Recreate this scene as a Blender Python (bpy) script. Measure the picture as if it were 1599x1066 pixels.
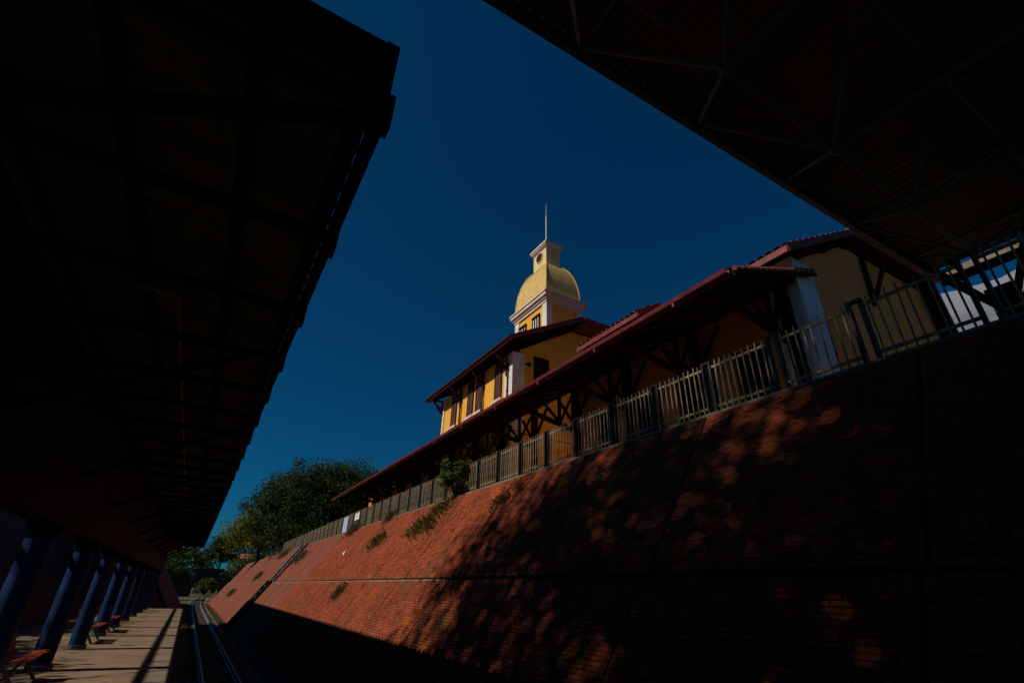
import bpy, math, random
import numpy as np
from mathutils import Matrix, Vector

# ------------------------------------------------------------------ camera, sky, sun, exposure
scene = bpy.context.scene
for o in list(bpy.data.objects):
    bpy.data.objects.remove(o)
COL = scene.collection
cam_d = bpy.data.cameras.new('camera')
cam_d.sensor_width = 36.0
cam_d.lens = 16.93
cam_d.clip_start = 0.05
cam_d.clip_end = 8000
cam = bpy.data.objects.new('camera', cam_d)
COL.objects.link(cam)
cam.matrix_world = Matrix(((0.85701073, -0.25795908, -0.44608264, 0),
                           (-0.51462649, -0.3842626, -0.76648668, 0),
                           (0.02630932, 0.88645325, -0.46206975, 0),
                           (0, 0, 0, 1)))
scene.camera = cam

SUN_EL, SUN_AZ = math.radians(45.0), math.radians(6.0)     # azimuth: from -X towards +Y
S = Vector((-math.cos(SUN_EL) * math.cos(SUN_AZ), math.cos(SUN_EL) * math.sin(SUN_AZ), math.sin(SUN_EL)))
world = bpy.data.worlds.new('World')
scene.world = world
world.use_nodes = True
wn, wl = world.node_tree.nodes, world.node_tree.links
wn.clear()
sky = wn.new('ShaderNodeTexSky')
sky.sky_type = 'NISHITA'
sky.sun_disc = False
sky.sun_elevation = SUN_EL
sky.sun_rotation = math.atan2(S.x, S.y)
sky.altitude = 0
sky.air_density = 1.0
sky.dust_density = 0.1
sky.ozone_density = 3.0
tint = wn.new('ShaderNodeMix')
tint.data_type = 'RGBA'
tint.blend_type = 'MULTIPLY'
tint.inputs['Factor'].default_value = 1.0
tint.inputs['B'].default_value = (0.028, 0.385, 0.62, 1)
bg = wn.new('ShaderNodeBackground')
bg.inputs['Strength'].default_value = 0.05
wout = wn.new('ShaderNodeOutputWorld')
wl.new(sky.outputs['Color'], tint.inputs['A'])
wl.new(tint.outputs['Result'], bg.inputs['Color'])
wl.new(bg.outputs['Background'], wout.inputs['Surface'])

sun_d = bpy.data.lights.new('sun', 'SUN')
sun_d.energy = 3.8
sun_d.angle = math.radians(0.7)
sun_d.color = (1.0, 0.93, 0.82)
sun = bpy.data.objects.new('sun', sun_d)
COL.objects.link(sun)
sun.rotation_euler = S.to_track_quat('Z', 'Y').to_euler()

vs = scene.view_settings
vs.view_transform = 'Standard'
vs.look = 'None'
vs.exposure = 0.0
vs.gamma = 1.0
vs.use_curve_mapping = False
scene.render.engine = 'CYCLES'
scene.cycles.max_bounces = 8
scene.cycles.diffuse_bounces = 5
scene.cycles.transparent_max_bounces = 8

rnd = random.Random(7)
BED, TOP, PLAT = -2.8, 3.0, -1.6
TA = math.tan(math.radians(55.5))
CA, SA = math.cos(math.radians(55.5)), math.sin(math.radians(55.5))

# ------------------------------------------------------------------ materials
MATS = {}


def mat(name, col, rough=0.8, var=0.15, scale=3.0, bump=0.0, bscale=30.0, metal=0.0, col2=None, stretch=None, island=0.0, spec=0.3, edge=None):
    """noise-varied principled material; col2 = second tone; island = brightness change from piece to piece"""
    m = bpy.data.materials.new(name)
    m.use_nodes = True
    n, l = m.node_tree.nodes, m.node_tree.links
    b = n['Principled BSDF']
    b.inputs['Roughness'].default_value = rough
    b.inputs['Metallic'].default_value = metal
    b.inputs['Specular IOR Level'].default_value = spec
    tc = n.new('ShaderNodeTexCoord')
    mp = n.new('ShaderNodeMapping')
    l.new(tc.outputs['Object'], mp.inputs['Vector'])
    if stretch:
        mp.inputs['Scale'].default_value = stretch
    no = n.new('ShaderNodeTexNoise')
    no.inputs['Scale'].default_value = scale
    no.inputs['Detail'].default_value = 8
    no.inputs['Roughness'].default_value = 0.65
    l.new(mp.outputs['Vector'], no.inputs['Vector'])
    c2 = col2 or tuple(max(0, c * (1 - 2.2 * var)) for c in col)
    r = n.new('ShaderNodeValToRGB')
    e = edge or (0.35, 0.65)
    r.color_ramp.elements[0].position = e[0]
    r.color_ramp.elements[1].position = e[1]
    r.color_ramp.elements[0].color = (*c2, 1)
    r.color_ramp.elements[1].color = (*col, 1)
    l.new(no.outputs['Fac'], r.inputs['Fac'])
    out = r.outputs['Color']
    if island > 0:
        g = n.new('ShaderNodeNewGeometry')
        oi = n.new('ShaderNodeObjectInfo')
        ad = n.new('ShaderNodeMath'); ad.operation = 'ADD'
        l.new(g.outputs['Random Per Island'], ad.inputs[0]); l.new(oi.outputs['Random'], ad.inputs[1])
        fr = n.new('ShaderNodeMath'); fr.operation = 'FRACT'
        l.new(ad.outputs[0], fr.inputs[0])
        mr = n.new('ShaderNodeMapRange')
        mr.inputs['To Min'].default_value = 1 - island
        mr.inputs['To Max'].default_value = 1 + island
        l.new(fr.outputs[0], mr.inputs['Value'])
        mx = n.new('ShaderNodeMix'); mx.data_type = 'RGBA'; mx.blend_type = 'MULTIPLY'
        mx.inputs['Factor'].default_value = 1
        l.new(out, mx.inputs['A'])
        cb = n.new('ShaderNodeCombineColor')
        for k in range(3):
            l.new(mr.outputs[0], cb.inputs[k])
        l.new(cb.outputs[0], mx.inputs['B'])
        out = mx.outputs['Result']
    l.new(out, b.inputs['Base Color'])
    if bump > 0:
        n2 = n.new('ShaderNodeTexNoise')
        n2.inputs['Scale'].default_value = bscale
        n2.inputs['Detail'].default_value = 6
        l.new(mp.outputs['Vector'], n2.inputs['Vector'])
        bp = n.new('ShaderNodeBump')
        bp.inputs['Strength'].default_value = bump
        bp.inputs['Distance'].default_value = 0.02
        l.new(n2.outputs['Fac'], bp.inputs['Height'])
        l.new(bp.outputs['Normal'], b.inputs['Normal'])
    MATS[name] = m
    return m


mat('brick', (0.325, 0.058, 0.013), 0.9, col2=(0.18, 0.034, 0.009), scale=1.1, bump=0.5, bscale=60, island=0.28)
mat('mortar', (0.13, 0.05, 0.03), 0.95, col2=(0.07, 0.035, 0.025), scale=2.5, bump=0.4)
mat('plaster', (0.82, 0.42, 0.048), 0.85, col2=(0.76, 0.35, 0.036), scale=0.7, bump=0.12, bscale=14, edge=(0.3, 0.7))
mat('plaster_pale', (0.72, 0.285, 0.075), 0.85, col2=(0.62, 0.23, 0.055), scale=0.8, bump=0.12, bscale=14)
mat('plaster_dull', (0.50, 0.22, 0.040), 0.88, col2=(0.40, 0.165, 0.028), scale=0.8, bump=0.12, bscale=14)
mat('lantern_cream', (0.78, 0.60, 0.30), 0.8, col2=(0.62, 0.45, 0.20), scale=1.6, bump=0.12)
mat('dome_tile', (0.74, 0.51, 0.175), 0.7, col2=(0.62, 0.39, 0.11), scale=1.6, bump=0.15, bscale=22, island=0.07)
mat('white', (0.74, 0.70, 0.66), 0.8, col2=(0.60, 0.54, 0.48), scale=1.5, bump=0.1, bscale=20)
mat('cornice_white', (0.70, 0.60, 0.52), 0.8, col2=(0.52, 0.40, 0.33), scale=2.5, bump=0.1, bscale=20)
mat('blue_white', (0.62, 0.68, 0.78), 0.8, col2=(0.5, 0.55, 0.64), scale=2.0, bump=0.1)
mat('red_wood', (0.21, 0.030, 0.034), 0.6, col2=(0.11, 0.016, 0.018), scale=4, bump=0.15, bscale=25)
mat('dark_wood', (0.036, 0.011, 0.008), 0.8, col2=(0.018, 0.007, 0.005), scale=6, stretch=(1, 1, 0.2), spec=0.1)
mat('shutter', (0.105, 0.040, 0.032), 0.6, col2=(0.075, 0.027, 0.022), scale=5)
mat('tile', (0.30, 0.075, 0.035), 0.85, col2=(0.15, 0.045, 0.028), scale=2.2, bump=0.3, island=0.22)
mat('dark_void', (0.006, 0.006, 0.007), 0.9)
mat('glass', (0.04, 0.06, 0.08), 0.08, var=0.05, spec=0.6)
mat('pipe', (0.045, 0.018, 0.014), 0.5)
mat('fence_metal', (0.36, 0.29, 0.18), 0.5, col2=(0.15, 0.10, 0.055), scale=5, metal=0.0, spec=0.25, bump=0.15, island=0.2)
mat('fence_post', (0.030, 0.028, 0.022), 0.6, col2=(0.018, 0.016, 0.013), scale=6, bump=0.15)
mat('concrete', (0.40, 0.36, 0.29), 0.9, col2=(0.22, 0.19, 0.15), scale=1.6, bump=0.35, bscale=40)
mat('coping', (0.25, 0.20, 0.14), 0.9, col2=(0.12, 0.10, 0.07), scale=2.5, bump=0.35, bscale=40)
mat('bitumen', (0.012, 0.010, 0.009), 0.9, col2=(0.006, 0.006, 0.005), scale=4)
mat('concrete_dark', (0.12, 0.12, 0.115), 0.9, col2=(0.06, 0.06, 0.055), scale=1.2, bump=0.3)
mat('wet_concrete', (0.035, 0.035, 0.033), 0.7, col2=(0.018, 0.018, 0.016), scale=2, bump=0.3)
mat('paving', (0.215, 0.140, 0.080), 0.9, col2=(0.145, 0.092, 0.054), scale=1.3, bump=0.25, bscale=50)
mat('paving_edge', (0.205, 0.15, 0.10), 0.9, col2=(0.13, 0.095, 0.065), scale=2)
mat('soil', (0.10, 0.060, 0.035), 1.0, col2=(0.05, 0.05, 0.022), scale=0.35, bump=0.6, bscale=8)
mat('ballast', (0.17, 0.145, 0.115), 0.95, col2=(0.10, 0.08, 0.065), scale=5, bump=0.6, bscale=25, island=0.4)
mat('rail_steel', (0.24, 0.22, 0.20), 0.42, col2=(0.12, 0.08, 0.06), scale=8, metal=0.3)
mat('sleeper', (0.10, 0.08, 0.065), 0.95, col2=(0.05, 0.04, 0.035), scale=3, bump=0.3)
mat('steel_dark', (0.008, 0.008, 0.009), 0.6, col2=(0.005, 0.005, 0.005), scale=4, spec=0.03)
mat('steel_bar', (0.11, 0.105, 0.095), 0.5, col2=(0.06, 0.057, 0.05), scale=4, metal=0.2)
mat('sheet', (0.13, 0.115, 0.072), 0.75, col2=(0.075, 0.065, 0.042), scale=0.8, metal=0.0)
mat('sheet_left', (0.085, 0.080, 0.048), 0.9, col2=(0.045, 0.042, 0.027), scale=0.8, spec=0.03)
mat('blue_paint', (0.005, 0.034, 0.135), 0.6, col2=(0.003, 0.017, 0.065), scale=3, bump=0.05, spec=0.15)
mat('seat_red', (0.30, 0.040, 0.010), 0.5, col2=(0.2, 0.024, 0.007), scale=3, spec=0.15)
mat('sign_red', (0.12, 0.008, 0.007), 0.5)
mat('bark', (0.085, 0.06, 0.042), 0.95, col2=(0.04, 0.03, 0.022), scale=6, bump=0.6, bscale=18)
mat('leaf_dark', (0.040, 0.068, 0.012), 0.5, col2=(0.022, 0.040, 0.008), scale=0.5, island=0.45, spec=0.12)
mat('leaf_light', (0.20, 0.19, 0.014), 0.5, col2=(0.11, 0.12, 0.012), scale=0.6, island=0.4, spec=0.12)
mat('leaf_mid', (0.085, 0.110, 0.016), 0.5, col2=(0.035, 0.058, 0.011), scale=0.6, island=0.45, spec=0.12)
mat('leaf_shrub', (0.075, 0.135, 0.030), 0.4, col2=(0.045, 0.085, 0.018), scale=3, island=0.35, spec=0.5)
mat('leaf_yellow', (0.65, 0.30, 0.02), 0.5, col2=(0.55, 0.2, 0.02), scale=3)
mat('weed', (0.095, 0.105, 0.020), 0.7, col2=(0.13, 0.085, 0.025), scale=2, island=0.4)
mat('stone_bridge', (0.045, 0.042, 0.036), 0.95, col2=(0.02, 0.02, 0.017), scale=1.0, bump=0.5, bscale=6, island=0.3)
mat('car_white', (0.75, 0.76, 0.78), 0.3, var=0.05, spec=0.5)
mat('tyre', (0.015, 0.015, 0.015), 0.8)
mat('cloud', (0.19, 0.20, 0.23), 1.0, var=0.03, spec=0.0)
mat('panel_blue', (0.42, 0.55, 0.66), 0.5, var=0.1)
mat('house_wall', (0.50, 0.40, 0.34), 0.9)
mat('globe', (0.8, 0.8, 0.78), 0.3, var=0.03)


def brick_texture_material():
    m = bpy.data.materials.new('far_brickwork')
    m.use_nodes = True
    n, l = m.node_tree.nodes, m.node_tree.links
    b = n['Principled BSDF']
    b.inputs['Roughness'].default_value = 0.92
    tc = n.new('ShaderNodeTexCoord')
    bt = n.new('ShaderNodeTexBrick')
    bt.inputs['Scale'].default_value = 1.0
    bt.inputs['Brick Width'].default_value = 0.22
    bt.inputs['Row Height'].default_value = 0.065
    bt.inputs['Mortar Size'].default_value = 0.006
    bt.inputs['Color1'].default_value = (0.275, 0.051, 0.013, 1)
    bt.inputs['Color2'].default_value = (0.20, 0.037, 0.010, 1)
    bt.inputs['Mortar'].default_value = (0.085, 0.024, 0.010, 1)
    l.new(tc.outputs['Object'], bt.inputs['Vector'])
    no = n.new('ShaderNodeTexNoise')
    no.inputs['Scale'].default_value = 0.8
    no.inputs['Detail'].default_value = 7
    l.new(tc.outputs['Object'], no.inputs['Vector'])
    mr = n.new('ShaderNodeMapRange')
    mr.inputs['From Min'].default_value = 0.3
    mr.inputs['From Max'].default_value = 0.7
    mr.inputs['To Min'].default_value = 0.62
    mr.inputs['To Max'].default_value = 1.12
    l.new(no.outputs['Fac'], mr.inputs['Value'])
    mx = n.new('ShaderNodeMix'); mx.data_type = 'RGBA'; mx.blend_type = 'MULTIPLY'
    mx.inputs['Factor'].default_value = 1
    l.new(bt.outputs['Color'], mx.inputs['A'])
    cb = n.new('ShaderNodeCombineColor')
    for k in range(3):
        l.new(mr.outputs[0], cb.inputs[k])
    l.new(cb.outputs[0], mx.inputs['B'])
    l.new(mx.outputs['Result'], b.inputs['Base Color'])
    bp = n.new('ShaderNodeBump')
    bp.inputs['Distance'].default_value = 0.02
    bp.inputs['Strength'].default_value = 0.8
    bp.invert = True
    l.new(bt.outputs['Fac'], bp.inputs['Height'])
    l.new(bp.outputs['Normal'], b.inputs['Normal'])
    MATS['far_brickwork'] = m


brick_texture_material()


def stain(name, col, scale, lo, hi, amount, stretch=(1, 1, 1)):
    """irregular stain patches with their own outline over a material's colour"""
    m = MATS[name]
    n, l = m.node_tree.nodes, m.node_tree.links
    b = n['Principled BSDF']
    src = b.inputs['Base Color'].links[0].from_socket
    g = n.new('ShaderNodeNewGeometry')
    no = n.new('ShaderNodeTexNoise')
    no.inputs['Scale'].default_value = scale
    no.inputs['Detail'].default_value = 9
    no.inputs['Roughness'].default_value = 0.72
    no.inputs['Distortion'].default_value = 0.6
    mp = n.new('ShaderNodeMapping')
    mp.inputs['Scale'].default_value = stretch
    l.new(g.outputs['Position'], mp.inputs['Vector'])
    l.new(mp.outputs['Vector'], no.inputs['Vector'])
    mr = n.new('ShaderNodeMapRange')
    mr.inputs['From Min'].default_value = lo
    mr.inputs['From Max'].default_value = hi
    mr.inputs['To Max'].default_value = amount
    l.new(no.outputs['Fac'], mr.inputs['Value'])
    mx = n.new('ShaderNodeMix'); mx.data_type = 'RGBA'
    l.new(mr.outputs[0], mx.inputs['Factor'])
    l.new(src, mx.inputs['A'])
    mx.inputs['B'].default_value = (*col, 1)
    l.new(mx.outputs['Result'], b.inputs['Base Color'])


MATS['grimy_brickwork'] = MATS['far_brickwork'].copy()  # darkened copy: the shade on the left walls is put into the brick colour
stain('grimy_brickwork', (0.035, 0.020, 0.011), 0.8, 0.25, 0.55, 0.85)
for k in ('brick', 'far_brickwork'):
    stain(k, (0.095, 0.060, 0.018), 0.55, 0.52, 0.68, 0.8)
    stain(k, (0.055, 0.022, 0.012), 1.7, 0.56, 0.74, 0.75)
    stain(k, (0.38, 0.085, 0.030), 2.6, 0.60, 0.78, 0.5)
    stain(k, (0.050, 0.024, 0.012), 1.0, 0.55, 0.72, 0.65, (0.35, 2.4, 0.35))
stain('plaster', (0.60, 0.24, 0.035), 0.9, 0.52, 0.75, 0.6)
stain('plaster', (0.42, 0.17, 0.03), 1.0, 0.56, 0.75, 0.5, (2.5, 2.5, 0.3))
for k in ('white', 'cornice_white', 'dome_tile', 'lantern_cream'):
    stain(k, (0.30, 0.21, 0.11), 1.0, 0.55, 0.75, 0.6, (3.0, 3.0, 0.5))
stain('blue_white', (0.25, 0.24, 0.22), 1.2, 0.52, 0.70, 0.7)
stain('blue_paint', (0.02, 0.02, 0.025), 3.0, 0.55, 0.7, 0.7, (1, 1, 0.4))
stain('paving', (0.09, 0.07, 0.05), 0.8, 0.54, 0.72, 0.6)


def leaf_translucency(name):
    m = MATS[name]
    n, l = m.node_tree.nodes, m.node_tree.links
    b = n['Principled BSDF']
    out = n['Material Output']
    src = b.inputs['Base Color'].links[0].from_socket
    tr = n.new('ShaderNodeBsdfTranslucent')
    l.new(src, tr.inputs['Color'])
    ms = n.new('ShaderNodeMixShader')
    ms.inputs[0].default_value = 0.3
    l.new(b.outputs[0], ms.inputs[1])
    l.new(tr.outputs[0], ms.inputs[2])
    l.new(ms.outputs[0], out.inputs['Surface'])


for k in ('leaf_dark', 'leaf_light', 'leaf_mid', 'leaf_shrub', 'weed'):
    leaf_translucency(k)


# ------------------------------------------------------------------ helpers
class MB:
    def __init__(self):
        self.v, self.f = [], []

    def add(self, vs_, fs_):
        k = len(self.v)
        self.v += [tuple(p) for p in vs_]
        self.f += [tuple(i + k for i in f) for f in fs_]
        return self

    def box(self, x0, x1, y0, y1, z0, z1):
        return self.add([(x0, y0, z0), (x1, y0, z0), (x1, y1, z0), (x0, y1, z0), (x0, y0, z1), (x1, y0, z1), (x1, y1, z1), (x0, y1, z1)],
                        [(0, 3, 2, 1), (4, 5, 6, 7), (0, 1, 5, 4), (1, 2, 6, 5), (2, 3, 7, 6), (3, 0, 4, 7)])

    def beam(self, p, q, w, h, up=(0, 0, 1)):
        p, q = Vector(p), Vector(q)
        d = (q - p).normalized()
        u = Vector(up)
        s = d.cross(u)
        if s.length < 1e-4:
            s = d.cross(Vector((1, 0, 0)))
        s.normalize()
        t = s.cross(d).normalized()
        a, b = s * w / 2, t * h / 2
        vs_ = [e + sx * a + sz * b for e in (p, q) for sx, sz in ((-1, -1), (1, -1), (1, 1), (-1, 1))]
        return self.add(vs_, [(3, 2, 1, 0), (4, 5, 6, 7), (0, 1, 5, 4), (1, 2, 6, 5), (2, 3, 7, 6), (3, 0, 4, 7)])

    def tube(self, p, q, r, n=8, r2=None):
        p, q = Vector(p), Vector(q)
        d = (q - p).normalized()
        s = d.cross(Vector((0, 0, 1)))
        if s.length < 1e-3:
            s = Vector((1, 0, 0))
        s.normalize()
        t = d.cross(s)
        r2 = r if r2 is None else r2
        vs_ = []
        for e, rr in ((p, r), (q, r2)):
            for i in range(n):
                a = 2 * math.pi * i / n
                vs_.append(e + (s * math.cos(a) + t * math.sin(a)) * rr)
        fs = [(i, (i + 1) % n, n + (i + 1) % n, n + i) for i in range(n)]
        fs += [tuple(range(n - 1, -1, -1)), tuple(range(n, 2 * n))]
        return self.add(vs_, fs)

    def prism_y(self, poly, y0, y1):
        """polygon in (x, z) swept along y"""
        n = len(poly)
        vs_ = [(x, y0, z) for x, z in poly] + [(x, y1, z) for x, z in poly]
        fs = [tuple(range(n - 1, -1, -1)), tuple(range(n, 2 * n))] + [(i, (i + 1) % n, n + (i + 1) % n, n + i) for i in range(n)]
        return self.add(vs_, fs)

    def prism_x(self, poly, x0, x1):
        """polygon in (y, z) swept along x"""
        n = len(poly)
        vs_ = [(x0, y, z) for y, z in poly] + [(x1, y, z) for y, z in poly]
        fs = [tuple(range(n)), tuple(range(2 * n - 1, n - 1, -1))] + [(i, n + i, n + (i + 1) % n, (i + 1) % n) for i in range(n)]
        return self.add(vs_, fs)

    def mesh(self, name, m, smooth=False):
        me = bpy.data.meshes.new(name)
        me.from_pydata(self.v, [], self.f)
        me.materials.append(MATS[m])
        me.update()
        if smooth:
            me.polygons.foreach_set('use_smooth', [True] * len(me.polygons))
        return me

    def build(self, name, m, parent=None, smooth=False):
        return link(name, self.mesh(name, m, smooth), parent)


def link(name, me, parent=None, loc=None):
    o = bpy.data.objects.new(name, me)
    COL.objects.link(o)
    if loc is not None:
        o.location = loc
    if parent is not None:
        o.parent = parent
        o.matrix_parent_inverse = WINV[parent.name]
    WINV[o.name] = Matrix.Identity(4) if parent is None else WINV[parent.name]
    return o


WINV = {}


def thing(name, label, cat, loc, group=None):
    e = bpy.data.objects.new(name, None)
    COL.objects.link(e)
    e.location = loc
    e.empty_display_size = 0.2
    WINV[e.name] = Matrix.Translation(-Vector(loc))
    tag(e, label, cat, group)
    return e


def sub(o):
    """register a part so that it can carry sub-parts in world coordinates"""
    WINV[o.name] = (Matrix.Translation(-Vector(o.location)))
    return o


def child_of(o, parent):
    """parent o under parent keeping o where it stands"""
    o.parent = parent
    o.matrix_parent_inverse = parent_world(parent).inverted()


def parent_world(p):
    m = p.matrix_basis.copy()
    if p.parent is not None:
        return parent_world(p.parent) @ p.matrix_parent_inverse @ m
    return m


def tag(o, label, cat, group=None):
    o['label'] = label
    o['category'] = cat
    if group:
        o['group'] = group
    return o


def part(name, mb, m, parent, smooth=False):
    o = bpy.data.objects.new(name, mb.mesh(name, m, smooth))
    COL.objects.link(o)
    child_of(o, parent)
    return o


def inst(name, me, parent, matrix):
    """another object of the same mesh, standing at matrix, as a part of parent"""
    o = bpy.data.objects.new(name, me)
    COL.objects.link(o)
    o.matrix_basis = matrix
    child_of(o, parent)
    return o


def np_mesh(name, verts, faces, m, smooth=False):
    verts = np.asarray(verts, np.float32)
    faces = np.asarray(faces, np.int32)
    me = bpy.data.meshes.new(name)
    me.vertices.add(len(verts))
    me.vertices.foreach_set('co', verts.ravel())
    k = faces.shape[1]
    me.loops.add(faces.size)
    me.loops.foreach_set('vertex_index', faces.ravel())
    me.polygons.add(len(faces))
    me.polygons.foreach_set('loop_start', np.arange(0, faces.size, k, dtype=np.int32))
    me.polygons.foreach_set('loop_total', np.full(len(faces), k, np.int32))
    me.materials.append(MATS[m])
    me.update(calc_edges=True)
    if smooth:
        me.polygons.foreach_set('use_smooth', np.ones(len(faces), bool))
    return me


CAMI = cam.matrix_world.inverted()


def pix(p):
    """where a world point falls in the picture (unit square), used only to pick which repeats become single objects"""
    q = CAMI @ Vector(p)
    if q.z > -0.05:
        return None
    f = 16.93 / 36.0
    return 0.5 + f * q.x / -q.z, 0.5 - f * 1.5 * q.y / -q.z, -q.z


# ------------------------------------------------------------------ ground
def ground():
    xs_a = [(-3000, TOP), (-60, TOP), (-8.85, TOP - 0.06), (-4.86, BED - 0.05), (3.42, BED - 0.05), (7.50, TOP - 0.12), (60, TOP - 0.1), (3000, TOP)]
    xs_b = [(-3000, TOP), (-60, TOP), (-3.95, 2.1), (-0.25, BED - 0.05), (3.42, BED - 0.05), (7.50, TOP - 0.12), (60, TOP - 0.1), (3000, TOP)]
    xs_c = [(-3000, TOP), (-60, TOP), (-11, TOP), (-5, BED - 0.05), (8.5, BED - 0.05), (14, TOP), (60, TOP), (3000, TOP)]
    secs = [(-300, xs_a), (46.5, xs_a), (48.5, xs_b), (97.0, xs_b), (100.0, xs_c), (160, xs_c), (400, xs_c), (3500, xs_c)]
    v = [(x, y, z) for y, s in secs for x, z in s]
    n = 8
    f = [(j * n + i, j * n + i + 1, (j + 1) * n + i + 1, (j + 1) * n + i) for j in range(len(secs) - 1) for i in range(n - 1)]
    mb = MB()
    mb.v, mb.f = v, f
    o = mb.build('ground', 'soil')
    o['kind'] = 'structure'
    # paved yard round the station on the upper level
    y = MB().box(7.75, 40, 1.0, 60, TOP - 0.1, TOP + 0.004).build('station_yard_pavement', 'paving')
    y['kind'] = 'structure'
    # island of paving: the passenger platform in the cutting
    p = bpy.data.objects.new('platform', MB().box(-4.6, -0.22, -12, 45, BED - 0.05, PLAT).mesh('platform', 'paving'))
    COL.objects.link(p)
    p['kind'] = 'structure'
    e = MB()
    for k in range(57):
        e.box(-0.215, 0.17, -12 + k * 1.0 + 0.006, -12 + (k + 1) * 1.0 - 0.006, PLAT - 0.22, PLAT + 0.006)
    part('edge_coping', e, 'paving_edge', p)
    part('retaining_face', MB().box(-0.21, 0.06, -12, 45, BED - 0.05, PLAT - 0.225), 'concrete_dark', p)
    # ramp and concrete lip at the far end
    part('end_step', MB().box(-4.4, 0.0, 45.01, 46.2, BED - 0.05, PLAT - 0.35), 'concrete', p)


def track_x(y):
    return 1.64 + (0.0 if y < 70 else (y - 70) ** 2 * 0.00034)


def track():
    t = thing('railway_track', 'single metre gauge railway track running down the cutting', 'track', (1.64, 3, BED))
    ys = [-6] + list(range(0, 70, 10)) + list(range(70, 300, 5))
    for s in (-0.5, 0.5):
        mb = MB()
        prof = [(-0.06, 0), (0.06, 0), (0.06, 0.012), (0.012, 0.03), (0.012, 0.10), (0.034, 0.115), (0.034, 0.15), (-0.034, 0.15), (-0.034, 0.115), (-0.012, 0.10), (-0.012, 0.03), (-0.06, 0.012)]
        n = len(prof)
        for y in ys:
            x = track_x(y) + s
            mb.v += [(x + px, y, BED + 0.02 + pz) for px, pz in prof]
        for j in range(len(ys) - 1):
            mb.f += [(j * n + i, (j + 1) * n + i, (j + 1) * n + (i + 1) % n, j * n + (i + 1) % n) for i in range(n)]
        part('rail', mb, 'rail_steel', t)
    me = MB().box(-0.95, 0.95, -0.11, 0.11, -0.10, 0.0).mesh('sleeper', 'sleeper')
    y = 3.0
    while y < 130:
        inst('sleeper', me, t, Matrix.Translation((track_x(y) + rnd.uniform(-.02, .02), y, BED + 0.025)) @ Matrix.Rotation(rnd.uniform(-.015, .015), 4, 'Z'))
        y += 0.62
    # ballast: a rough bed plus loose stones
    g = np.random.default_rng(3)
    nx, ny = 26, 420
    X = np.linspace(-1.5, 1.65, nx)
    Y = np.concatenate([np.linspace(-6, 40, 300), np.linspace(40.4, 150, 120)])
    v = []
    for yy in Y:
        for xx in X:
            z = BED - 0.035 + g.normal() * 0.012 + (-0.03 if abs(xx) > 1.3 else 0)
            v.append((track_x(yy) + xx, yy, z))
    f = [(j * nx + i, j * nx + i + 1, (j + 1) * nx + i + 1, (j + 1) * nx + i) for j in range(ny - 1) for i in range(nx - 1)]
    o = bpy.data.objects.new('ballast', np_mesh('ballast', v, f, 'ballast'))
    COL.objects.link(o)
    o['kind'] = 'stuff'
    o['label'] = 'brown crushed stone ballast under the railway track'
    N = 9000
    yy = 3 + (g.random(N) ** 1.7) * 60
    xx = track_x(0) + g.uniform(-1.4, 1.6, N)
    r = g.uniform(0.018, 0.042, N)
    base = np.array([(1, 0, 0), (-1, 0, 0), (0, 1, 0), (0, -1, 0), (0, 0, 1), (0, 0, -1)], float)
    fs = np.array([(0, 2, 4), (2, 1, 4), (1, 3, 4), (3, 0, 4), (2, 0, 5), (1, 2, 5), (3, 1, 5), (0, 3, 5)])
    V = base[None] * r[:, None, None] * g.uniform(0.6, 1.3, (N, 6, 1)) + np.stack([xx, yy, np.full(N, BED - 0.02)], 1)[:, None]
    F = (fs[None] + (np.arange(N) * 6)[:, None, None]).reshape(-1, 3)
    o2 = bpy.data.objects.new('loose_stones', np_mesh('loose_stones', V.reshape(-1, 3), F, 'ballast'))
    COL.objects.link(o2)
    o2['kind'] = 'stuff'
    o2['label'] = 'loose stones scattered over the ballast between the rails'


# ------------------------------------------------------------------ brick revetments
def slope_frame(x0, z0, right=True):
    """local x along the cutting, local y up the slope, local z out of it"""
    if right:
        return Matrix(((0, CA, -SA, x0), (-1, 0, 0, 0), (0, SA, CA, z0), (0, 0, 0, 1)))
    return Matrix(((0, -CA, SA, x0), (1, 0, 0, 0), (0, SA, CA, z0), (0, 0, 0, 1)))


MID = 0.28
LOW_LEN = (MID - BED) / SA
UP_LEN = (TOP - MID) / SA
UPX = 5.54
JOINT0, JW = 2.13, 3.35


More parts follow.
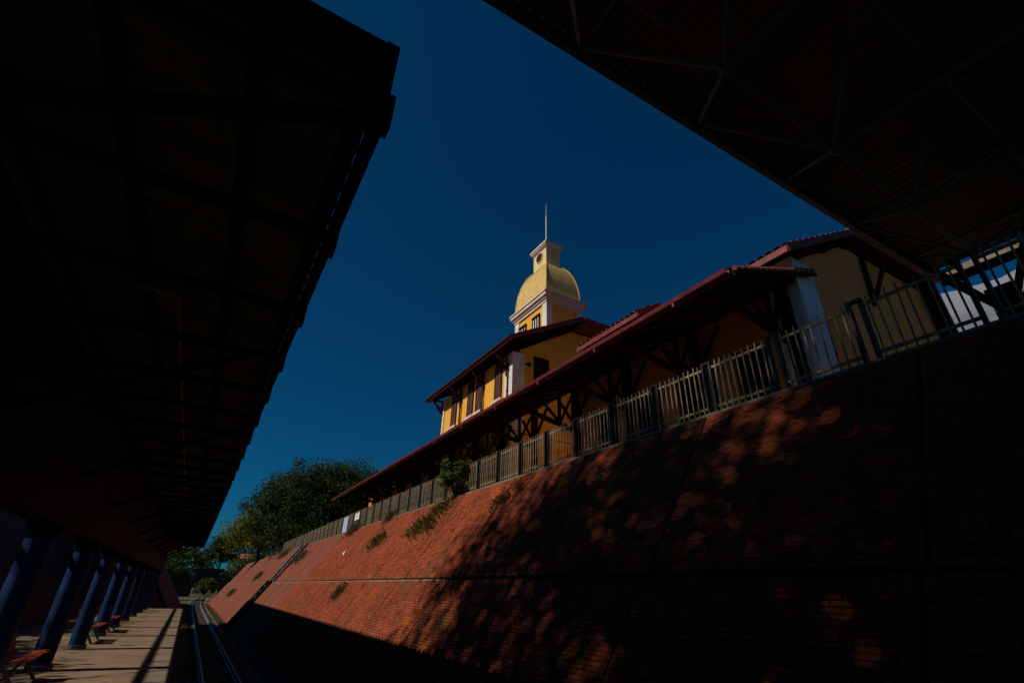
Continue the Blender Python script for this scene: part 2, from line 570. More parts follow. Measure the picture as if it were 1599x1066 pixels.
def revetment():
    t = thing('brick_revetment', 'sloping red brick revetment with dark panel joints on the right of the track', 'retaining wall', (5.4, 20, BED))
    g = np.random.default_rng(11)
    frames = [(slope_frame(3.3, BED), LOW_LEN), (slope_frame(UPX, MID), UP_LEN)]
    singles = []
    Vs, Fs, cnt = [], [], 0
    # half bricks have slightly rounded upper edge: 8 vertices, 5 faces
    for row, (M, L) in enumerate(frames):
        k = -3
        while JOINT0 + k * JW < 97:
            jg = 0.028 if k < 2 else 0.045
            y0, y1 = JOINT0 + k * JW + jg, JOINT0 + (k + 1) * JW - jg
            y1 = min(y1, 97)
            near = y0 < 30
            off = 0.0
            mb = MB().box(-y1, -y0, 0.03, L - 0.03, -0.09, off)
            o = bpy.data.objects.new('panel', mb.mesh('panel', 'mortar' if near else 'far_brickwork'))
            COL.objects.link(o)
            o.matrix_basis = M
            child_of(o, t)
            jf = bpy.data.objects.new('joint_filler', MB().box(-y0 - 0.01, -y0 + 2 * jg + 0.01, 0.03, L - 0.03, -0.085, -0.028).mesh('joint_filler', 'bitumen'))
            COL.objects.link(jf)
            jf.matrix_basis = M
            child_of(jf, t)
            if near:
                RH, BW = 0.066, 0.225
                nr = int((L - 0.08) / RH)
                for r in range(nr):
                    v0 = 0.04 + r * RH
                    u = -y1 + (0 if r % 2 else -BW / 2)
                    while u < -y0:
                        a, b = max(u + 0.005, -y1), min(u + BW - 0.005, -y0)
                        if b - a > 0.03:
                            h = 0.018 + g.uniform(-0.006, 0.010)
                            if g.random() < 0.012:
                                h = 0.004
                            t0, t1 = v0 + g.uniform(0.002, 0.007), v0 + RH - g.uniform(0.003, 0.008)
                            s = 0.005
                            w = M @ Vector(((a + b) / 2, (t0 + t1) / 2, h))
                            pp = pix(w)
                            if pp and 0.0 < pp[0] < 1 and 0 < pp[1] < 1 and b - a > 0.2 and pp[2] < 6.6:
                                singles.append((pp[2], row, a, b, t0, t1, h))
                            else:
                                ti = g.uniform(-0.003, 0.003, 4)
                                Vs.append([M @ Vector(q) for q in ((a, t0, -.01), (b, t0, -.01), (b, t1, -.01), (a, t1, -.01), (a + s, t0 + s, h + ti[0]), (b - s, t0 + s, h + ti[1]), (b - s, t1 - s, h + ti[2]), (a + s, t1 - s, h + ti[3]))])
                        u += BW
            k += 1
    singles.sort()
    me = MB().add([(-.5, -.5, -.01), (.5, -.5, -.01), (.5, .5, -.01), (-.5, .5, -.01), (-.477, -.41, 1), (.477, -.41, 1), (.477, .41, 1), (-.477, .41, 1)],
                  [(4, 5, 6, 7), (0, 1, 5, 4), (1, 2, 6, 5), (2, 3, 7, 6), (3, 0, 4, 7)]).mesh('brick', 'brick')
    for i, (d, row, a, b, t0, t1, h) in enumerate(singles):
        M = frames[row][0]
        if i < 300:
            inst('brick', me, t, M @ Matrix.Translation(((a + b) / 2, (t0 + t1) / 2, 0)) @ Matrix.Diagonal((b - a, t1 - t0, h, 1)))
        else:
            s = 0.005
            Vs.append([M @ Vector(q) for q in ((a, t0, -.01), (b, t0, -.01), (b, t1, -.01), (a, t1, -.01), (a + s, t0 + s, h), (b - s, t0 + s, h), (b - s, t1 - s, h), (a + s, t1 - s, h))])
    V = np.array([[tuple(q) for q in b] for b in Vs])
    fs = np.array([(4, 5, 6, 7), (0, 1, 5, 4), (1, 2, 6, 5), (2, 3, 7, 6), (3, 0, 4, 7)])
    F = (fs[None] + (np.arange(len(V)) * 8)[:, None, None]).reshape(-1, 4)
    o = bpy.data.objects.new('bricks', np_mesh('bricks', V.reshape(-1, 3), F, 'brick'))
    COL.objects.link(o)
    child_of(o, t)
    o['kind'] = 'stuff'
    # concrete ledge at mid height, foot beam and coping kerb
    a = UPX - 0.16
    led = MB().prism_y([(a - 0.02, MID - 0.085), (a - 0.02, MID - 0.02), (UPX + 0.10, MID - 0.02), (UPX + 0.10, MID - 0.085)], 12.2, 97)
    part('ledge', led, 'coping', t)
    part('ledge_shadow', MB().prism_y([(a - 0.015, MID - 0.07), (a - 0.015, MID - 0.022), (UPX + 0.10, MID - 0.022), (UPX + 0.10, MID - 0.07)], -8, 12.19), 'bitumen', t)  # near ledge as a black strip: its recess shadow is put into the colour
    part('foot_beam', MB().prism_y([(3.12, BED - 0.05), (3.14, BED + 0.05), (3.33, BED + 0.07), (3.33, BED - 0.05)], -8, 97), 'soil', t)
    for k in range(36):
        y0 = -8 + k * 2.9
        part('coping_stone', MB().box(7.45, 7.76, y0 + 0.006, y0 + 2.894, TOP - 0.06 + rnd.uniform(-.01, .01), TOP + 0.035), 'coping', t)


def left_revetments():
    for (x0, ya, yb, lab) in ((-4.72, -10, 46.3, 'shaded brick revetment behind the blue platform columns'),
                              (-0.10, 48.6, 92, 'far brick revetment in shade beyond the platform end')):
        t = thing('brick_revetment', lab, 'retaining wall', (x0, ya, BED))
        M = slope_frame(x0, BED, False)
        zt = TOP if ya < 0 else 2.3
        L = (zt - BED) / SA
        y = ya
        while y < yb:
            y1 = min(y + JW, yb)
            o = bpy.data.objects.new('panel', MB().box(y + 0.03, y1 - 0.03, 0, L, -0.09, 0.0).mesh('panel', 'grimy_brickwork'))
            COL.objects.link(o)
            o.matrix_basis = M
            child_of(o, t)
            y = y1
        xc = x0 - L * CA
        part('coping', MB().box(xc - 0.3, xc + 0.03, ya, yb, zt - 0.1, zt + 0.05), 'concrete', t)
        if ya > 0:
            # end wall of the far one
            part('end_wall', MB().prism_y([(x0 - 0.06, BED), (xc - 0.08, zt - 0.02), (xc - 0.35, zt - 0.02), (x0 - 0.5, BED)], yb - 0.02, yb + 0.4), 'grimy_brickwork', t)


def drain():
    """stepped concrete drain that runs down the brick slope"""
    t = thing('drain_chute', 'concrete drain chute running down the far brick slope', 'drain', (3.3, 46, BED))
    for (x0, z0, L, nm) in ((3.3, BED, LOW_LEN, 'lower_channel'), (UPX, MID, UP_LEN, 'upper_channel')):
        M = slope_frame(x0, z0)
        mb = MB()
        y = 45.0
        mb.box(-y - 0.9, -y + 0.9, 0, L, 0.004, 0.03)
        o = bpy.data.objects.new(nm, mb.mesh(nm, 'wet_concrete'))
        COL.objects.link(o); o.matrix_basis = M; child_of(o, t)
        for s in (-1, 1):
            k = MB().box(-y + s * 0.98 - 0.07, -y + s * 0.98 + 0.07, 0, L, -0.01, 0.2)
            w = bpy.data.objects.new('side_kerb', k.mesh('side_kerb', 'concrete' if x0 > 5 else 'wet_concrete'))
            COL.objects.link(w); w.matrix_basis = M; child_of(w, t)
        n = int(L / 0.45)
        for i in range(n):
            st = MB().box(-y - 0.88, -y + 0.88, 0.1 + i * 0.45, 0.1 + i * 0.45 + 0.12, 0.031, 0.10)
            w = bpy.data.objects.new('step', st.mesh('step', 'wet_concrete'))
            COL.objects.link(w); w.matrix_basis = M; child_of(w, t)


# ------------------------------------------------------------------ fence
def fence():
    t = thing('picket_fence', 'grey metal picket fence along the top of the brick slope', 'fence', (7.58, 20, TOP))
    X, z0, z1 = 7.58, TOP + 0.035, 4.06
    bay = 1.36
    pk = MB().tube((0, 0, 0), (0, 0, 1.0), 0.014, 7)
    pk.tube((0, 0, 1.0), (0, 0, 1.02), 0.022, 7, 0.006)
    picket = pk.mesh('picket', 'fence_metal')
    pd = MB()
    for s in (-1, 1):
        pd.box(-0.055, 0.055, s * 0.085 - 0.022, s * 0.085 + 0.022, 0, 1.03)
    pd.box(-0.055, 0.055, -0.107, 0.107, 1.0301, 1.06)
    post = pd.mesh('post', 'fence_post')
    rest = MB()
    n = 0
    k0, k1 = -2, 47
    for k in range(k0, k1):
        y0 = 2.72 + bay * k
        inst('post', post, t, Matrix.Translation((X, y0, z0 - 0.02)))
        for zz in (z0 + 0.14, z1 - 0.10):
            part('rail', MB().box(X - 0.018, X + 0.018, y0 + 0.108, y0 + bay - 0.108, zz - 0.022, zz + 0.022), 'fence_metal', t)
        m = 9
        for i in range(m):
            y = y0 + 0.18 + (bay - 0.36) * i / (m - 1)
            dz = rnd.uniform(-0.016, 0.012)
            tilt = rnd.gauss(0, 0.010)
            hgt = z1 - z0 - 0.03 + dz
            if n < 300:
                inst('picket', picket, t, Matrix.Translation((X - 0.033, y, z0 + 0.02)) @ Matrix.Rotation(tilt, 4, 'X') @ Matrix.Diagonal((1, 1, hgt, 1)))
                n += 1
            else:
                rest.tube((X - 0.033, y, z0 + 0.02), (X - 0.033, y + tilt * hgt, z0 + 0.02 + hgt), 0.014, 5)
    o = part('pickets', rest, 'fence_metal', t)
    o['kind'] = 'stuff'


# ------------------------------------------------------------------ station building
def tile_roof(parent, name, p0, p1, q0, q1, rib=0.23, thick=0.05, m='tile'):
    """barrel tiles: eave line p0-p1, ridge line q0-q1; undulating sheet with stepped courses, real thickness"""
    p0, p1, q0, q1 = map(Vector, (p0, p1, q0, q1))
    L = (p1 - p0).length
    W = (q0 - p0).length
    n = max(2, int(L / rib))
    nc = max(2, int(W / 0.4))
    nrm = (p1 - p0).cross(q0 - p0).normalized()
    if nrm.z < 0:
        nrm = -nrm
    V, F = [], []
    for c in range(nc):
        for e in (0, 1):
            b = (c + e) / nc
            lift = 0.045 if e == 0 else 0.012
            for i in range(n * 4 + 1):
                a = i / (n * 4)
                h = 0.055 * abs(math.cos(math.pi * i / 4)) if True else 0
                P = (p0.lerp(p1, a)).lerp(q0.lerp(q1, a), b) + nrm * (lift + h + thick)
                V.append(tuple(P))
    w = n * 4 + 1
    for r in range(2 * nc - 1):
        for i in range(n * 4):
            F.append((r * w + i, r * w + i + 1, (r + 1) * w + i + 1, (r + 1) * w + i))
    # soffit boards under the tiles
    k = len(V)
    for P in (p0, p1, q1, q0):
        V.append(tuple(P + nrm * 0.0))
    F.append((k + 3, k + 2, k + 1, k))
    # eave closing face
    me = np_mesh(name, V, F, m)
    me.materials.append(MATS['dark_wood'])
    me.polygons[len(F) - 1].material_index = 1
    o = bpy.data.objects.new(name, me)
    COL.objects.link(o)
    child_of(o, parent)
    return o


def window(b, y0, y1, z0, z1, X, sill=True, name='window'):
    """tall casement with closed plank shutters in a wall facing the track"""
    w = part(name, MB().box(X - 0.02, X + 0.10, y0, y1, z0, z1), 'dark_void', b)
    fr = MB()
    fr.box(X - 0.055, X + 0.05, y0 - 0.02, y0 + 0.07, z0, z1)
    fr.box(X - 0.055, X + 0.05, y1 - 0.07, y1 + 0.02, z0, z1)
    fr.box(X - 0.055, X + 0.05, y0 + 0.071, y1 - 0.071, z1 - 0.09, z1)
    part('frame', fr, 'dark_wood', w)
    ym = (y0 + y1) / 2
    for a, c in ((y0 + 0.08, ym - 0.012), (ym + 0.012, y1 - 0.08)):
        part('shutter', MB().box(X - 0.04, X - 0.021, a, c, z0 + 0.02, z1 - 0.1), 'shutter', w)
        for k in range(9):
            zz = z0 + 0.12 + k * (z1 - z0 - 0.3) / 9
            part('slat', MB().box(X - 0.052, X - 0.0405, a + 0.05, c - 0.05, zz, zz + 0.12), 'shutter', w)
    if sill:
        part('sill', MB().box(X - 0.16, X - 0.002, y0 - 0.14, y1 + 0.14, z0 - 0.14, z0 - 0.002), 'cornice_white', w)
    return w


def bracket_pipe(b, X, y, z0, z1):
    d = MB().tube((X - 0.10, y, z0), (X - 0.10, y, z1), 0.055, 8)
    d.tube((X - 0.10, y, z1), (X - 0.75, y, z1 + 0.28), 0.055, 8)
    p = part('downpipe', d, 'pipe', b)
    for zz in np.arange(z0 + 0.3, z1, 0.75):
        part('pipe_clip', MB().tube((X - 0.10, y, zz), (X - 0.10, y, zz + 0.07), 0.072, 8), 'pipe', p)


def station():
    b = thing('station_building', 'yellow railway station with domed tower, dark red eaves and long veranda roof', 'building', (11.4, 20, TOP))
    XW = 11.4
    # ---- ground floor walls (front, facing the track), with the recessed porch between y 14.2 and 19.4
    doors = [6.3, 8.6, 11.4]
    def front(y0, y1, X, openings, z1):
        """wall band with door openings really cut out"""
        ys = sorted(openings)
        mb = MB()
        y = y0
        for (a, c, zt) in ys:
            mb.box(X, X + 0.4, y, a, TOP, z1)
            mb.box(X, X + 0.4, a, c, zt, z1)
            y = c
        mb.box(X, X + 0.4, y, y1, TOP, z1)
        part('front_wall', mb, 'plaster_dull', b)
        for (a, c, zt) in ys:
            d = part('door', MB().box(X + 0.22, X + 0.28, a, c, TOP, zt), 'dark_void', b)
            f = MB().box(X + 0.10, X + 0.2195, a + 0.001, a + 0.09, TOP, zt - 0.001).box(X + 0.10, X + 0.2195, c - 0.09, c - 0.001, TOP, zt - 0.001).box(X + 0.10, X + 0.2195, a + 0.09, c - 0.09, zt - 0.10, zt - 0.001)
            part('frame', f, 'dark_wood', d)
            for q, (e0, e1) in enumerate(((a + 0.1, (a + c) / 2 - 0.01), ((a + c) / 2 + 0.01, c - 0.1))):
                part('leaf', MB().box(X + 0.16, X + 0.2, e0, e1, TOP + 0.02, zt - 0.75), 'dark_wood', d)
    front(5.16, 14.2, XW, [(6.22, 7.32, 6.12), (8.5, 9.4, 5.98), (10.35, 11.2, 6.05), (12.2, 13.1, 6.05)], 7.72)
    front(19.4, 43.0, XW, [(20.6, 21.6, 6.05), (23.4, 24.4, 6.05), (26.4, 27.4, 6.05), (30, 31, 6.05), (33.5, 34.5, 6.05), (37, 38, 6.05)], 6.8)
    part('porch_wall', MB().box(15.6, 16.0, 14.2, 19.4, TOP, 8.3), 'plaster', b)
    part('porch_side_wall', MB().box(XW + 0.41, 15.59, 13.8, 14.2, TOP, 8.3), 'plaster', b)
    part('side_wall', MB().box(XW + 0.41, 19.5, 19.4, 19.8, TOP, 6.81), 'plaster', b)
    # porch pilasters on the wall line
    part('pilaster', MB().box(XW - 0.06, XW + 0.5, 19.34, 19.9, TOP, 6.95), 'white', b)
    part('pilaster', MB().box(XW - 0.05, XW + 0.30, 13.85, 14.28, TOP, 6.9), 'plaster_pale', b)

    # ---- upper storey block
    yl0, yl1, zt = 19.4, 28.4, 11.15
    wins = [(25.93, 26.95), (23.72, 24.62), (22.79, 23.4), (20.51, 21.2)]
    zb, zh = 8.90, 11.05
    part('upper_wall', MB().box(XW, XW + 0.4, yl0, yl1, 6.9, zt), 'plaster', b)
    part('upper_side_wall', MB().prism_y([(XW + 0.41, 6.9), (XW + 0.41, 11.35), (15.24, 13.45), (19.4, 13.5), (19.4, 6.9)], yl0, yl0 + 0.4), 'plaster', b)
    part('upper_far_wall', MB().prism_y([(XW + 0.41, 6.9), (XW + 0.41, 11.35), (15.24, 13.45), (19.4, 13.5), (19.4, 6.9)], yl1 - 0.4, yl1), 'plaster', b)
    for (a, c) in wins:
        m = (a + c) / 2
        h = 0.37
        window(b, m - h, m + h, zb, zh, XW)
    for y0, y1 in ((yl0 - 0.06, yl0 + 0.72), (yl1 - 0.45, yl1 + 0.06)):
        part('corner_pilaster', MB().box(XW - 0.07, XW + (0.66 if y0 < 20 else 0.5), y0, y1, 6.9, zt - 0.02), 'white', b)
    # side window of the shaded face
    w = part('window', MB().box(12.72, 13.55, yl0 - 0.02, yl0 + 0.05, 9.0, 11.15), 'dark_void', b)
    part('frame', MB().box(12.66, 12.73, yl0 - 0.05, yl0 + 0.04, 9.0, 11.2).box(13.54, 13.61, yl0 - 0.05, yl0 + 0.04, 9.0, 11.2).box(12.731, 13.539, yl0 - 0.05, yl0 + 0.04, 11.1, 11.2), 'dark_wood', w)
    for a in (12.78, 13.16):
        part('shutter', MB().box(a, a + 0.35, yl0 - 0.035, yl0 - 0.021, 9.02, 11.08), 'dark_wood', w)
    for y in (19.75, 22.53, 25.41, 28.25):
        bracket_pipe(b, XW, y, 7.2, 10.55)
    # eaves brackets under the upper roof
    for y in (19.8, 22.5, 25.4, 28.2):
        q = MB().beam((XW - 0.05, y + 0.14, 10.2), (XW - 0.70, y + 0.14, 11.0), 0.10, 0.12)
        q.beam((XW - 0.06, y + 0.14, 9.95), (XW - 0.06, y + 0.14, 11.1), 0.12, 0.12, up=(0, 1, 0))
        q.beam((XW - 0.02, y + 0.14, 11.06), (XW - 0.78, y + 0.14, 11.06), 0.10, 0.12)
        part('eave_bracket', q, 'dark_wood', b)
    # roof of the upper storey: steep towards the track, nearly level behind the break
    ya, yb = 18.2, 29.35
    rf = tile_roof(b, 'upper_roof', (10.6, ya, 11.26), (10.6, yb, 11.26), (15.24, ya, 13.79), (15.24, yb, 13.79))
    part('roof_deck', MB().prism_y([(15.24, 13.70), (15.24, 13.86), (19.9, 13.86), (19.9, 13.70)], ya, yb), 'tile', rf)
    part('fascia', MB().box(10.555, 10.60, ya, yb, 11.13, 11.32), 'red_wood', rf)
    part('gutter', MB().tube((10.50, ya, 11.30), (10.50, yb, 11.30), 0.07, 8), 'pipe', rf)
    for yy in (ya - 0.03, yb + 0.03):
        part('verge_board', MB().beam((10.56, yy, 11.22), (15.24, yy, 13.75), 0.05, 0.20), 'red_wood', rf)
        part('verge_board', MB().beam((15.26, yy, 13.75), (19.9, yy, 13.75), 0.05, 0.20), 'red_wood', rf)
    for k in range(16):
        yy = ya + 0.5 + k * (yb - ya - 1.0) / 15
        part('rafter', MB().beam((10.62, yy, 11.20), (12.2, yy, 12.06), 0.08, 0.12), 'dark_wood', rf)
    for xx, zz in ((12.3, 12.02), (13.9, 12.9), (15.24, 13.6), (17.0, 13.62)):
        part('purlin_end', MB().box(xx - 0.09, xx + 0.09, ya + 0.05, yl0 - 0.01, zz - 0.09, zz + 0.09), 'dark_wood', rf)
    # small lamp on the shaded corner
    lp = MB().box(XW + 0.75, XW + 0.82, yl0 - 0.28, yl0 - 0.002, 10.55, 10.62).box(XW + 0.73, XW + 0.86, yl0 - 0.38, yl0 - 0.26, 10.36, 10.58)
    part('wall_lamp', lp, 'steel_dark', b)

    # ---- tower with square dome and lantern
    tx0, tx1, ty0, ty1 = 14.3, 16.9, 20.5, 24.05
    cx, cy = 15.58, 22.32
    tw = part('tower', MB().box(tx0, tx1, ty0, ty1, 8.0, 16.1), 'plaster', b)
    for (x, y) in ((tx0, ty0), (tx0, ty1), (tx1, ty0), (tx1, ty1)):
        sx, sy = (1 if x == tx0 else -1), (1 if y == ty0 else -1)
        xa, xb_ = sorted((x - sx * 0.06, x + sx * 0.36))
        ya_, yb_ = sorted((y - sy * 0.06, y + sy * 0.42))
        part('corner_pilaster', MB().box(xa, xb_, ya_, yb_, 8.0, 15.78), 'white', tw)
    for (o_, z0, z1) in ((0.10, 15.78, 15.98), (0.18, 15.98, 16.14), (0.30, 16.14, 16.36), (0.36, 16.36, 16.46), (0.16, 16.46, 16.62)):
        part('cornice', MB().box(tx0 - o_, tx1 + o_, ty0 - o_, ty1 + o_, z0 + 0.001, z1), 'cornice_white', tw)
    for (y0, y1) in ((21.3, 21.92), (22.85, 23.5)):
        wd = MB().box(tx0 - 0.03, tx0 - 0.002, y0, y1, 13.6, 15.18)
        w = part('tower_window', wd, 'dark_void', tw)
        w = tw
        fr = MB()
        for a in (y0, (y0 + y1) / 2 - 0.045, y1 - 0.09):
            fr.box(tx0 - 0.07, tx0 - 0.031, a, a + 0.09, 13.6, 15.10)
        part('window_bar', fr, 'white', tw)
        part('lintel', MB().box(tx0 - 0.11, tx0 - 0.002, y0 - 0.12, y1 + 0.12, 15.185, 15.30), 'dark_wood', tw)
        part('jamb', MB().box(tx0 - 0.09, tx0 - 0.002, y0 - 0.11, y0 - 0.005, 13.6, 15.184).box(tx0 - 0.09, tx0 - 0.002, y1 + 0.005, y1 + 0.11, 13.6, 15.184), 'dark_wood', tw)
    # dome: courses of pale yellow tiles stepping in
    hx, hy, zb0, zt0 = 1.31, 1.80, 16.62, 19.62
    n = 26
    dome = None
    prof = []
    for i in range(n + 1):
        a = i / n
        th = a * math.radians(80)
        s = 0.43 + 0.57 * (math.cos(th) - math.cos(math.radians(80))) / (1 - math.cos(math.radians(80)))
        z = zb0 + (zt0 - zb0) * math.sin(th) / math.sin(math.radians(80))
        prof.append((s, z))
    for i in range(n):
        s0, z0 = prof[i]
        s1, z1 = prof[i + 1]
        e = 0.014
        v = [(cx + sx * (hx * s0 + e), cy + sy * (hy * s0 + e), z0) for sx, sy in ((-1, -1), (1, -1), (1, 1), (-1, 1))]
        v += [(cx + sx * (hx * s1 + 0.25 * e), cy + sy * (hy * s1 + 0.25 * e), z1) for sx, sy in ((-1, -1), (1, -1), (1, 1), (-1, 1))]
        part('dome_course', MB().add(v, [(0, 3, 2, 1), (4, 5, 6, 7), (0, 1, 5, 4), (1, 2, 6, 5), (2, 3, 7, 6), (3, 0, 4, 7)]), 'dome_tile', tw)
    for sx, sy in ((-1, -1), (1, -1), (1, 1), (-1, 1)):
        mb = MB()
        for i in range(n):
            (s0, z0), (s1, z1) = prof[i], prof[i + 1]
            mb.tube((cx + sx * hx * s0, cy + sy * hy * s0, z0), (cx + sx * hx * s1, cy + sy * hy * s1, z1), 0.05, 6)
        part('dome_ridge', mb, 'dome_tile', tw)
    ln = part('lantern', MB().box(cx - 0.56, cx + 0.56, cy - 0.77, cy + 0.77, 19.4, 21.05), 'lantern_cream', b)
    # round opening with moulded ring on the track side and the near side
    disc = MB().tube((cx - 0.57, cy + 0.02, 20.55), (cx - 0.561, cy + 0.02, 20.55), 0.36, 24)
    part('round_opening', disc, 'dark_void', ln)
    ring = MB()
    for i in range(24):
        a0, a1 = 2 * math.pi * i / 24, 2 * math.pi * (i + 1) / 24
        ring.beam((cx - 0.585, cy + 0.02 + 0.38 * math.cos(a0), 20.55 + 0.38 * math.sin(a0)), (cx - 0.585, cy + 0.02 + 0.38 * math.cos(a1), 20.55 + 0.38 * math.sin(a1)), 0.06, 0.05, up=(1, 0, 0))
    part('opening_ring', ring, 'lantern_cream', ln)
    for (o_, z0, z1) in ((0.06, 21.05, 21.15), (0.14, 21.15, 21.28), (0.20, 21.28, 21.42)):
        part('cap_cornice', MB().box(cx - 0.56 - o_, cx + 0.56 + o_, cy - 0.77 - o_, cy + 0.77 + o_, z0 + 0.001, z1), 'cornice_white', ln)
    cap = MB()
    for i in range(6):
        t0, t1 = i / 6, (i + 1) / 6
        r0, r1 = math.cos(t0 * 1.5), math.cos(t1 * 1.5)
        z0, z1 = 21.42 + 0.5 * math.sin(t0 * 1.5), 21.42 + 0.5 * math.sin(t1 * 1.5)
        m = 20
        k = len(cap.v)
        for rr, zz in ((r0, z0), (r1, z1)):
            for q in range(m):
                an = 2 * math.pi * q / m
                cap.v.append((cx + 0.52 * rr * math.cos(an), cy + 0.68 * rr * math.sin(an), zz))
        cap.f += [(k + q, k + (q + 1) % m, k + m + (q + 1) % m, k + m + q) for q in range(m)]
    part('cap', cap, 'cornice_white', ln, smooth=True)
    part('mast', MB().tube((cx, cy, 21.8), (cx, cy, 24.6), 0.062, 10, 0.05).tube((cx, cy, 24.6), (cx, cy, 25.9), 0.024, 8, 0.008), 'steel_bar' if False else 'cornice_white', ln)

    # ---- middle wing, low roof between the upper storey and the near gable
    part('middle_wall', MB().box(XW, XW + 0.4, 9.95, 13.1, 7.73, 8.55), 'plaster', b)
    part('middle_end_wall', MB().prism_y([(XW + 0.41, 7.73), (XW + 0.41, 8.6), (11.9, 8.95), (12.6, 8.95), (12.6, 7.73)], 10.1, 10.4), 'plaster', b)
    mr = tile_roof(b, 'middle_roof', (10.6, 9.85, 8.42), (10.6, 13.15, 8.42), (11.78, 9.85, 9.12), (11.78, 13.15, 9.12))
    part('far_slope', MB().prism_y([(11.79, 9.10), (11.79, 9.2), (13.2, 8.45), (13.2, 8.35)], 9.85, 13.15), 'tile', mr)
    part('fascia', MB().box(10.56, 10.60, 9.85, 13.15, 8.30, 8.47), 'red_wood', mr)
    part('verge_board', MB().beam((10.57, 9.82, 8.40), (11.77, 9.82, 9.12), 0.05, 0.17), 'red_wood', mr)
    part('verge_board', MB().beam((11.79, 9.82, 9.12), (13.2, 9.82, 8.4), 0.05, 0.17), 'red_wood', mr)
    for k in range(6):
        yy = 10.1 + k * 0.56
        part('rafter', MB().beam((10.62, yy, 8.36), (11.5, yy, 8.88), 0.07, 0.11), 'dark_wood', mr)
    for k in range(3):
        yy = 10.5 + k * 1.1
        part('eave_bracket', MB().beam((XW - 0.01, yy, 7.85), (XW - 0.68, yy, 8.32), 0.09, 0.1), 'dark_wood', mr)

    # ---- near gable wing
    g0 = 5.16
    part('gable_wall', MB().prism_y([(XW, TOP), (XW, 7.95), (14.9, 9.95), (20.2, 10.2), (20.2, TOP)], g0 - 0.0005, g0 + 0.39), 'plaster_pale', b)
    part('gable_back_wall', MB().box(XW + 0.401, 20.2, 9.4, 9.8, TOP, 8.3), 'plaster_pale', b)
    part('corner_pilaster', MB().box(XW - 0.08, XW + 0.82, g0 - 0.08, g0 + 0.7, TOP, 8.02), 'blue_white', b)
    gr = tile_roof(b, 'gable_roof', (10.6, 4.75, 7.78), (10.6, 9.6, 7.78), (14.9, 4.75, 10.22), (14.9, 9.6, 10.22))
    part('far_slope', MB().prism_y([(14.9, 10.14), (14.9, 10.30), (20.35, 10.55), (20.55, 8.3), (20.42, 8.3), (20.2, 10.4)], 4.75, 9.6), 'dark_wood', gr)
    part('fascia', MB().box(10.56, 10.60, 4.75, 9.6, 7.66, 7.84), 'red_wood', gr)
    for pa, pb, uu in (((10.57, 4.72, 7.76), (14.89, 4.72, 10.22), (0, 0, 1)), ((14.91, 4.72, 10.22), (20.34, 4.72, 10.50), (0, 0, 1)), ((20.36, 4.72, 10.48), (20.55, 4.72, 8.3), (1, 0, 0))):
        part('verge_board', MB().beam(pa, pb, 0.05, 0.19, up=uu), 'red_wood', gr)
    rc = MB()
    for k in range(12):
        yy = 4.75 + k * 0.4
        rc.tube((14.9, yy, 10.32), (14.9, yy + 0.43, 10.34), 0.10, 8, 0.085)
    part('ridge_tiles', rc, 'tile', gr)
    for xx, zz in ((11.6, 8.14), (13.3, 9.1), (14.9, 9.95), (17.5, 10.1)):
        part('purlin_end', MB().box(xx - 0.09, xx + 0.09, 4.80, g0 - 0.01, zz - 0.1, zz + 0.1), 'dark_wood', gr)
    br = MB().beam((15.95, g0 - 0.07, 9.95), (15.65, g0 - 0.07, 8.0), 0.12, 0.12, up=(0, 1, 0)).beam((15.66, g0 - 0.08, 8.1), (16.9, 4.85, 9.95), 0.1, 0.1, up=(0, 1, 0))
    part('gable_bracket', br, 'dark_wood', gr)
    for k in range(6):
        yy = 5.1 + k * 0.75
        part('rafter', MB().beam((10.62, yy, 7.72), (11.5, yy, 8.2), 0.07, 0.11), 'dark_wood', gr)

    # ---- long veranda roof on timber trusses
    ey0, ey1 = 4.98, 42.2
    ze, zw = 6.24, 7.40
    vr = tile_roof(b, 'veranda_roof', (8.32, ey0, ze), (8.32, ey1, ze), (11.40, ey0, zw), (11.40, ey1, zw))
    tl = MB()
    nb = 16
    # near end: tiles carried past the corner, their round mouths showing
    for k in range(15):
        f0 = k / 15
        x = 8.4 + 3.6 * f0
        z = ze + (x - 8.32) * (zw - ze) / 3.08
        tl.tube((x, ey0 - 0.05, z + 0.10), (x + 0.22, ey0 - 0.05, z + 0.19), 0.07, 8, 0.055)
    part('verge_tiles', tl, 'tile', vr)
    part('end_board', MB().beam((8.32, ey0 - 0.06, ze - 0.02), (12.05, ey0 - 0.06, ze + (12.05 - 8.32) * (zw - ze) / 3.08 - 0.02), 0.05, 0.11), 'dark_wood', vr)
    part('end_return', MB().prism_y([(11.4, zw - 0.02), (11.4, zw + 0.10), (12.05, zw + 0.35), (12.05, zw + 0.22)], ey0, 5.07), 'tile', vr)
    part('fascia', MB().box(8.27, 8.32, ey0, ey1, ze - 0.07, ze + 0.08), 'red_wood', vr)
    gt = MB()
    y = ey0
    for k in range(13):
        a0, a1 = ey0 + (ey1 - ey0) * k / 13 + 0.004, ey0 + (ey1 - ey0) * (k + 1) / 13 - 0.004
        dz = rnd.uniform(-0.022, 0.012)
        part('gutter', MB().prism_y([(8.15, ze - 0.02 + dz), (8.12, ze + 0.07 + dz), (8.14, ze + 0.07 + dz), (8.165, ze - 0.005 + dz), (8.265, ze - 0.005 + dz), (8.265, ze - 0.02 + dz)], a0, a1), 'red_wood', vr)
    for k in range(13):
        yy = ey0 + 1.5 + k * 2.9
        part('gutter_spout', MB().tube((8.18, yy, ze - 0.03), (8.18, yy, ze - 0.14), 0.035, 8), 'red_wood', vr)
    # battens and rafters of the open soffit
    for k in range(48):
        yy = ey0 + 0.3 + k * (ey1 - ey0 - 0.6) / 47
        part('rafter', MB().beam((8.34, yy, ze - 0.055), (11.38, yy, zw - 0.055), 0.07, 0.10), 'dark_wood', vr)
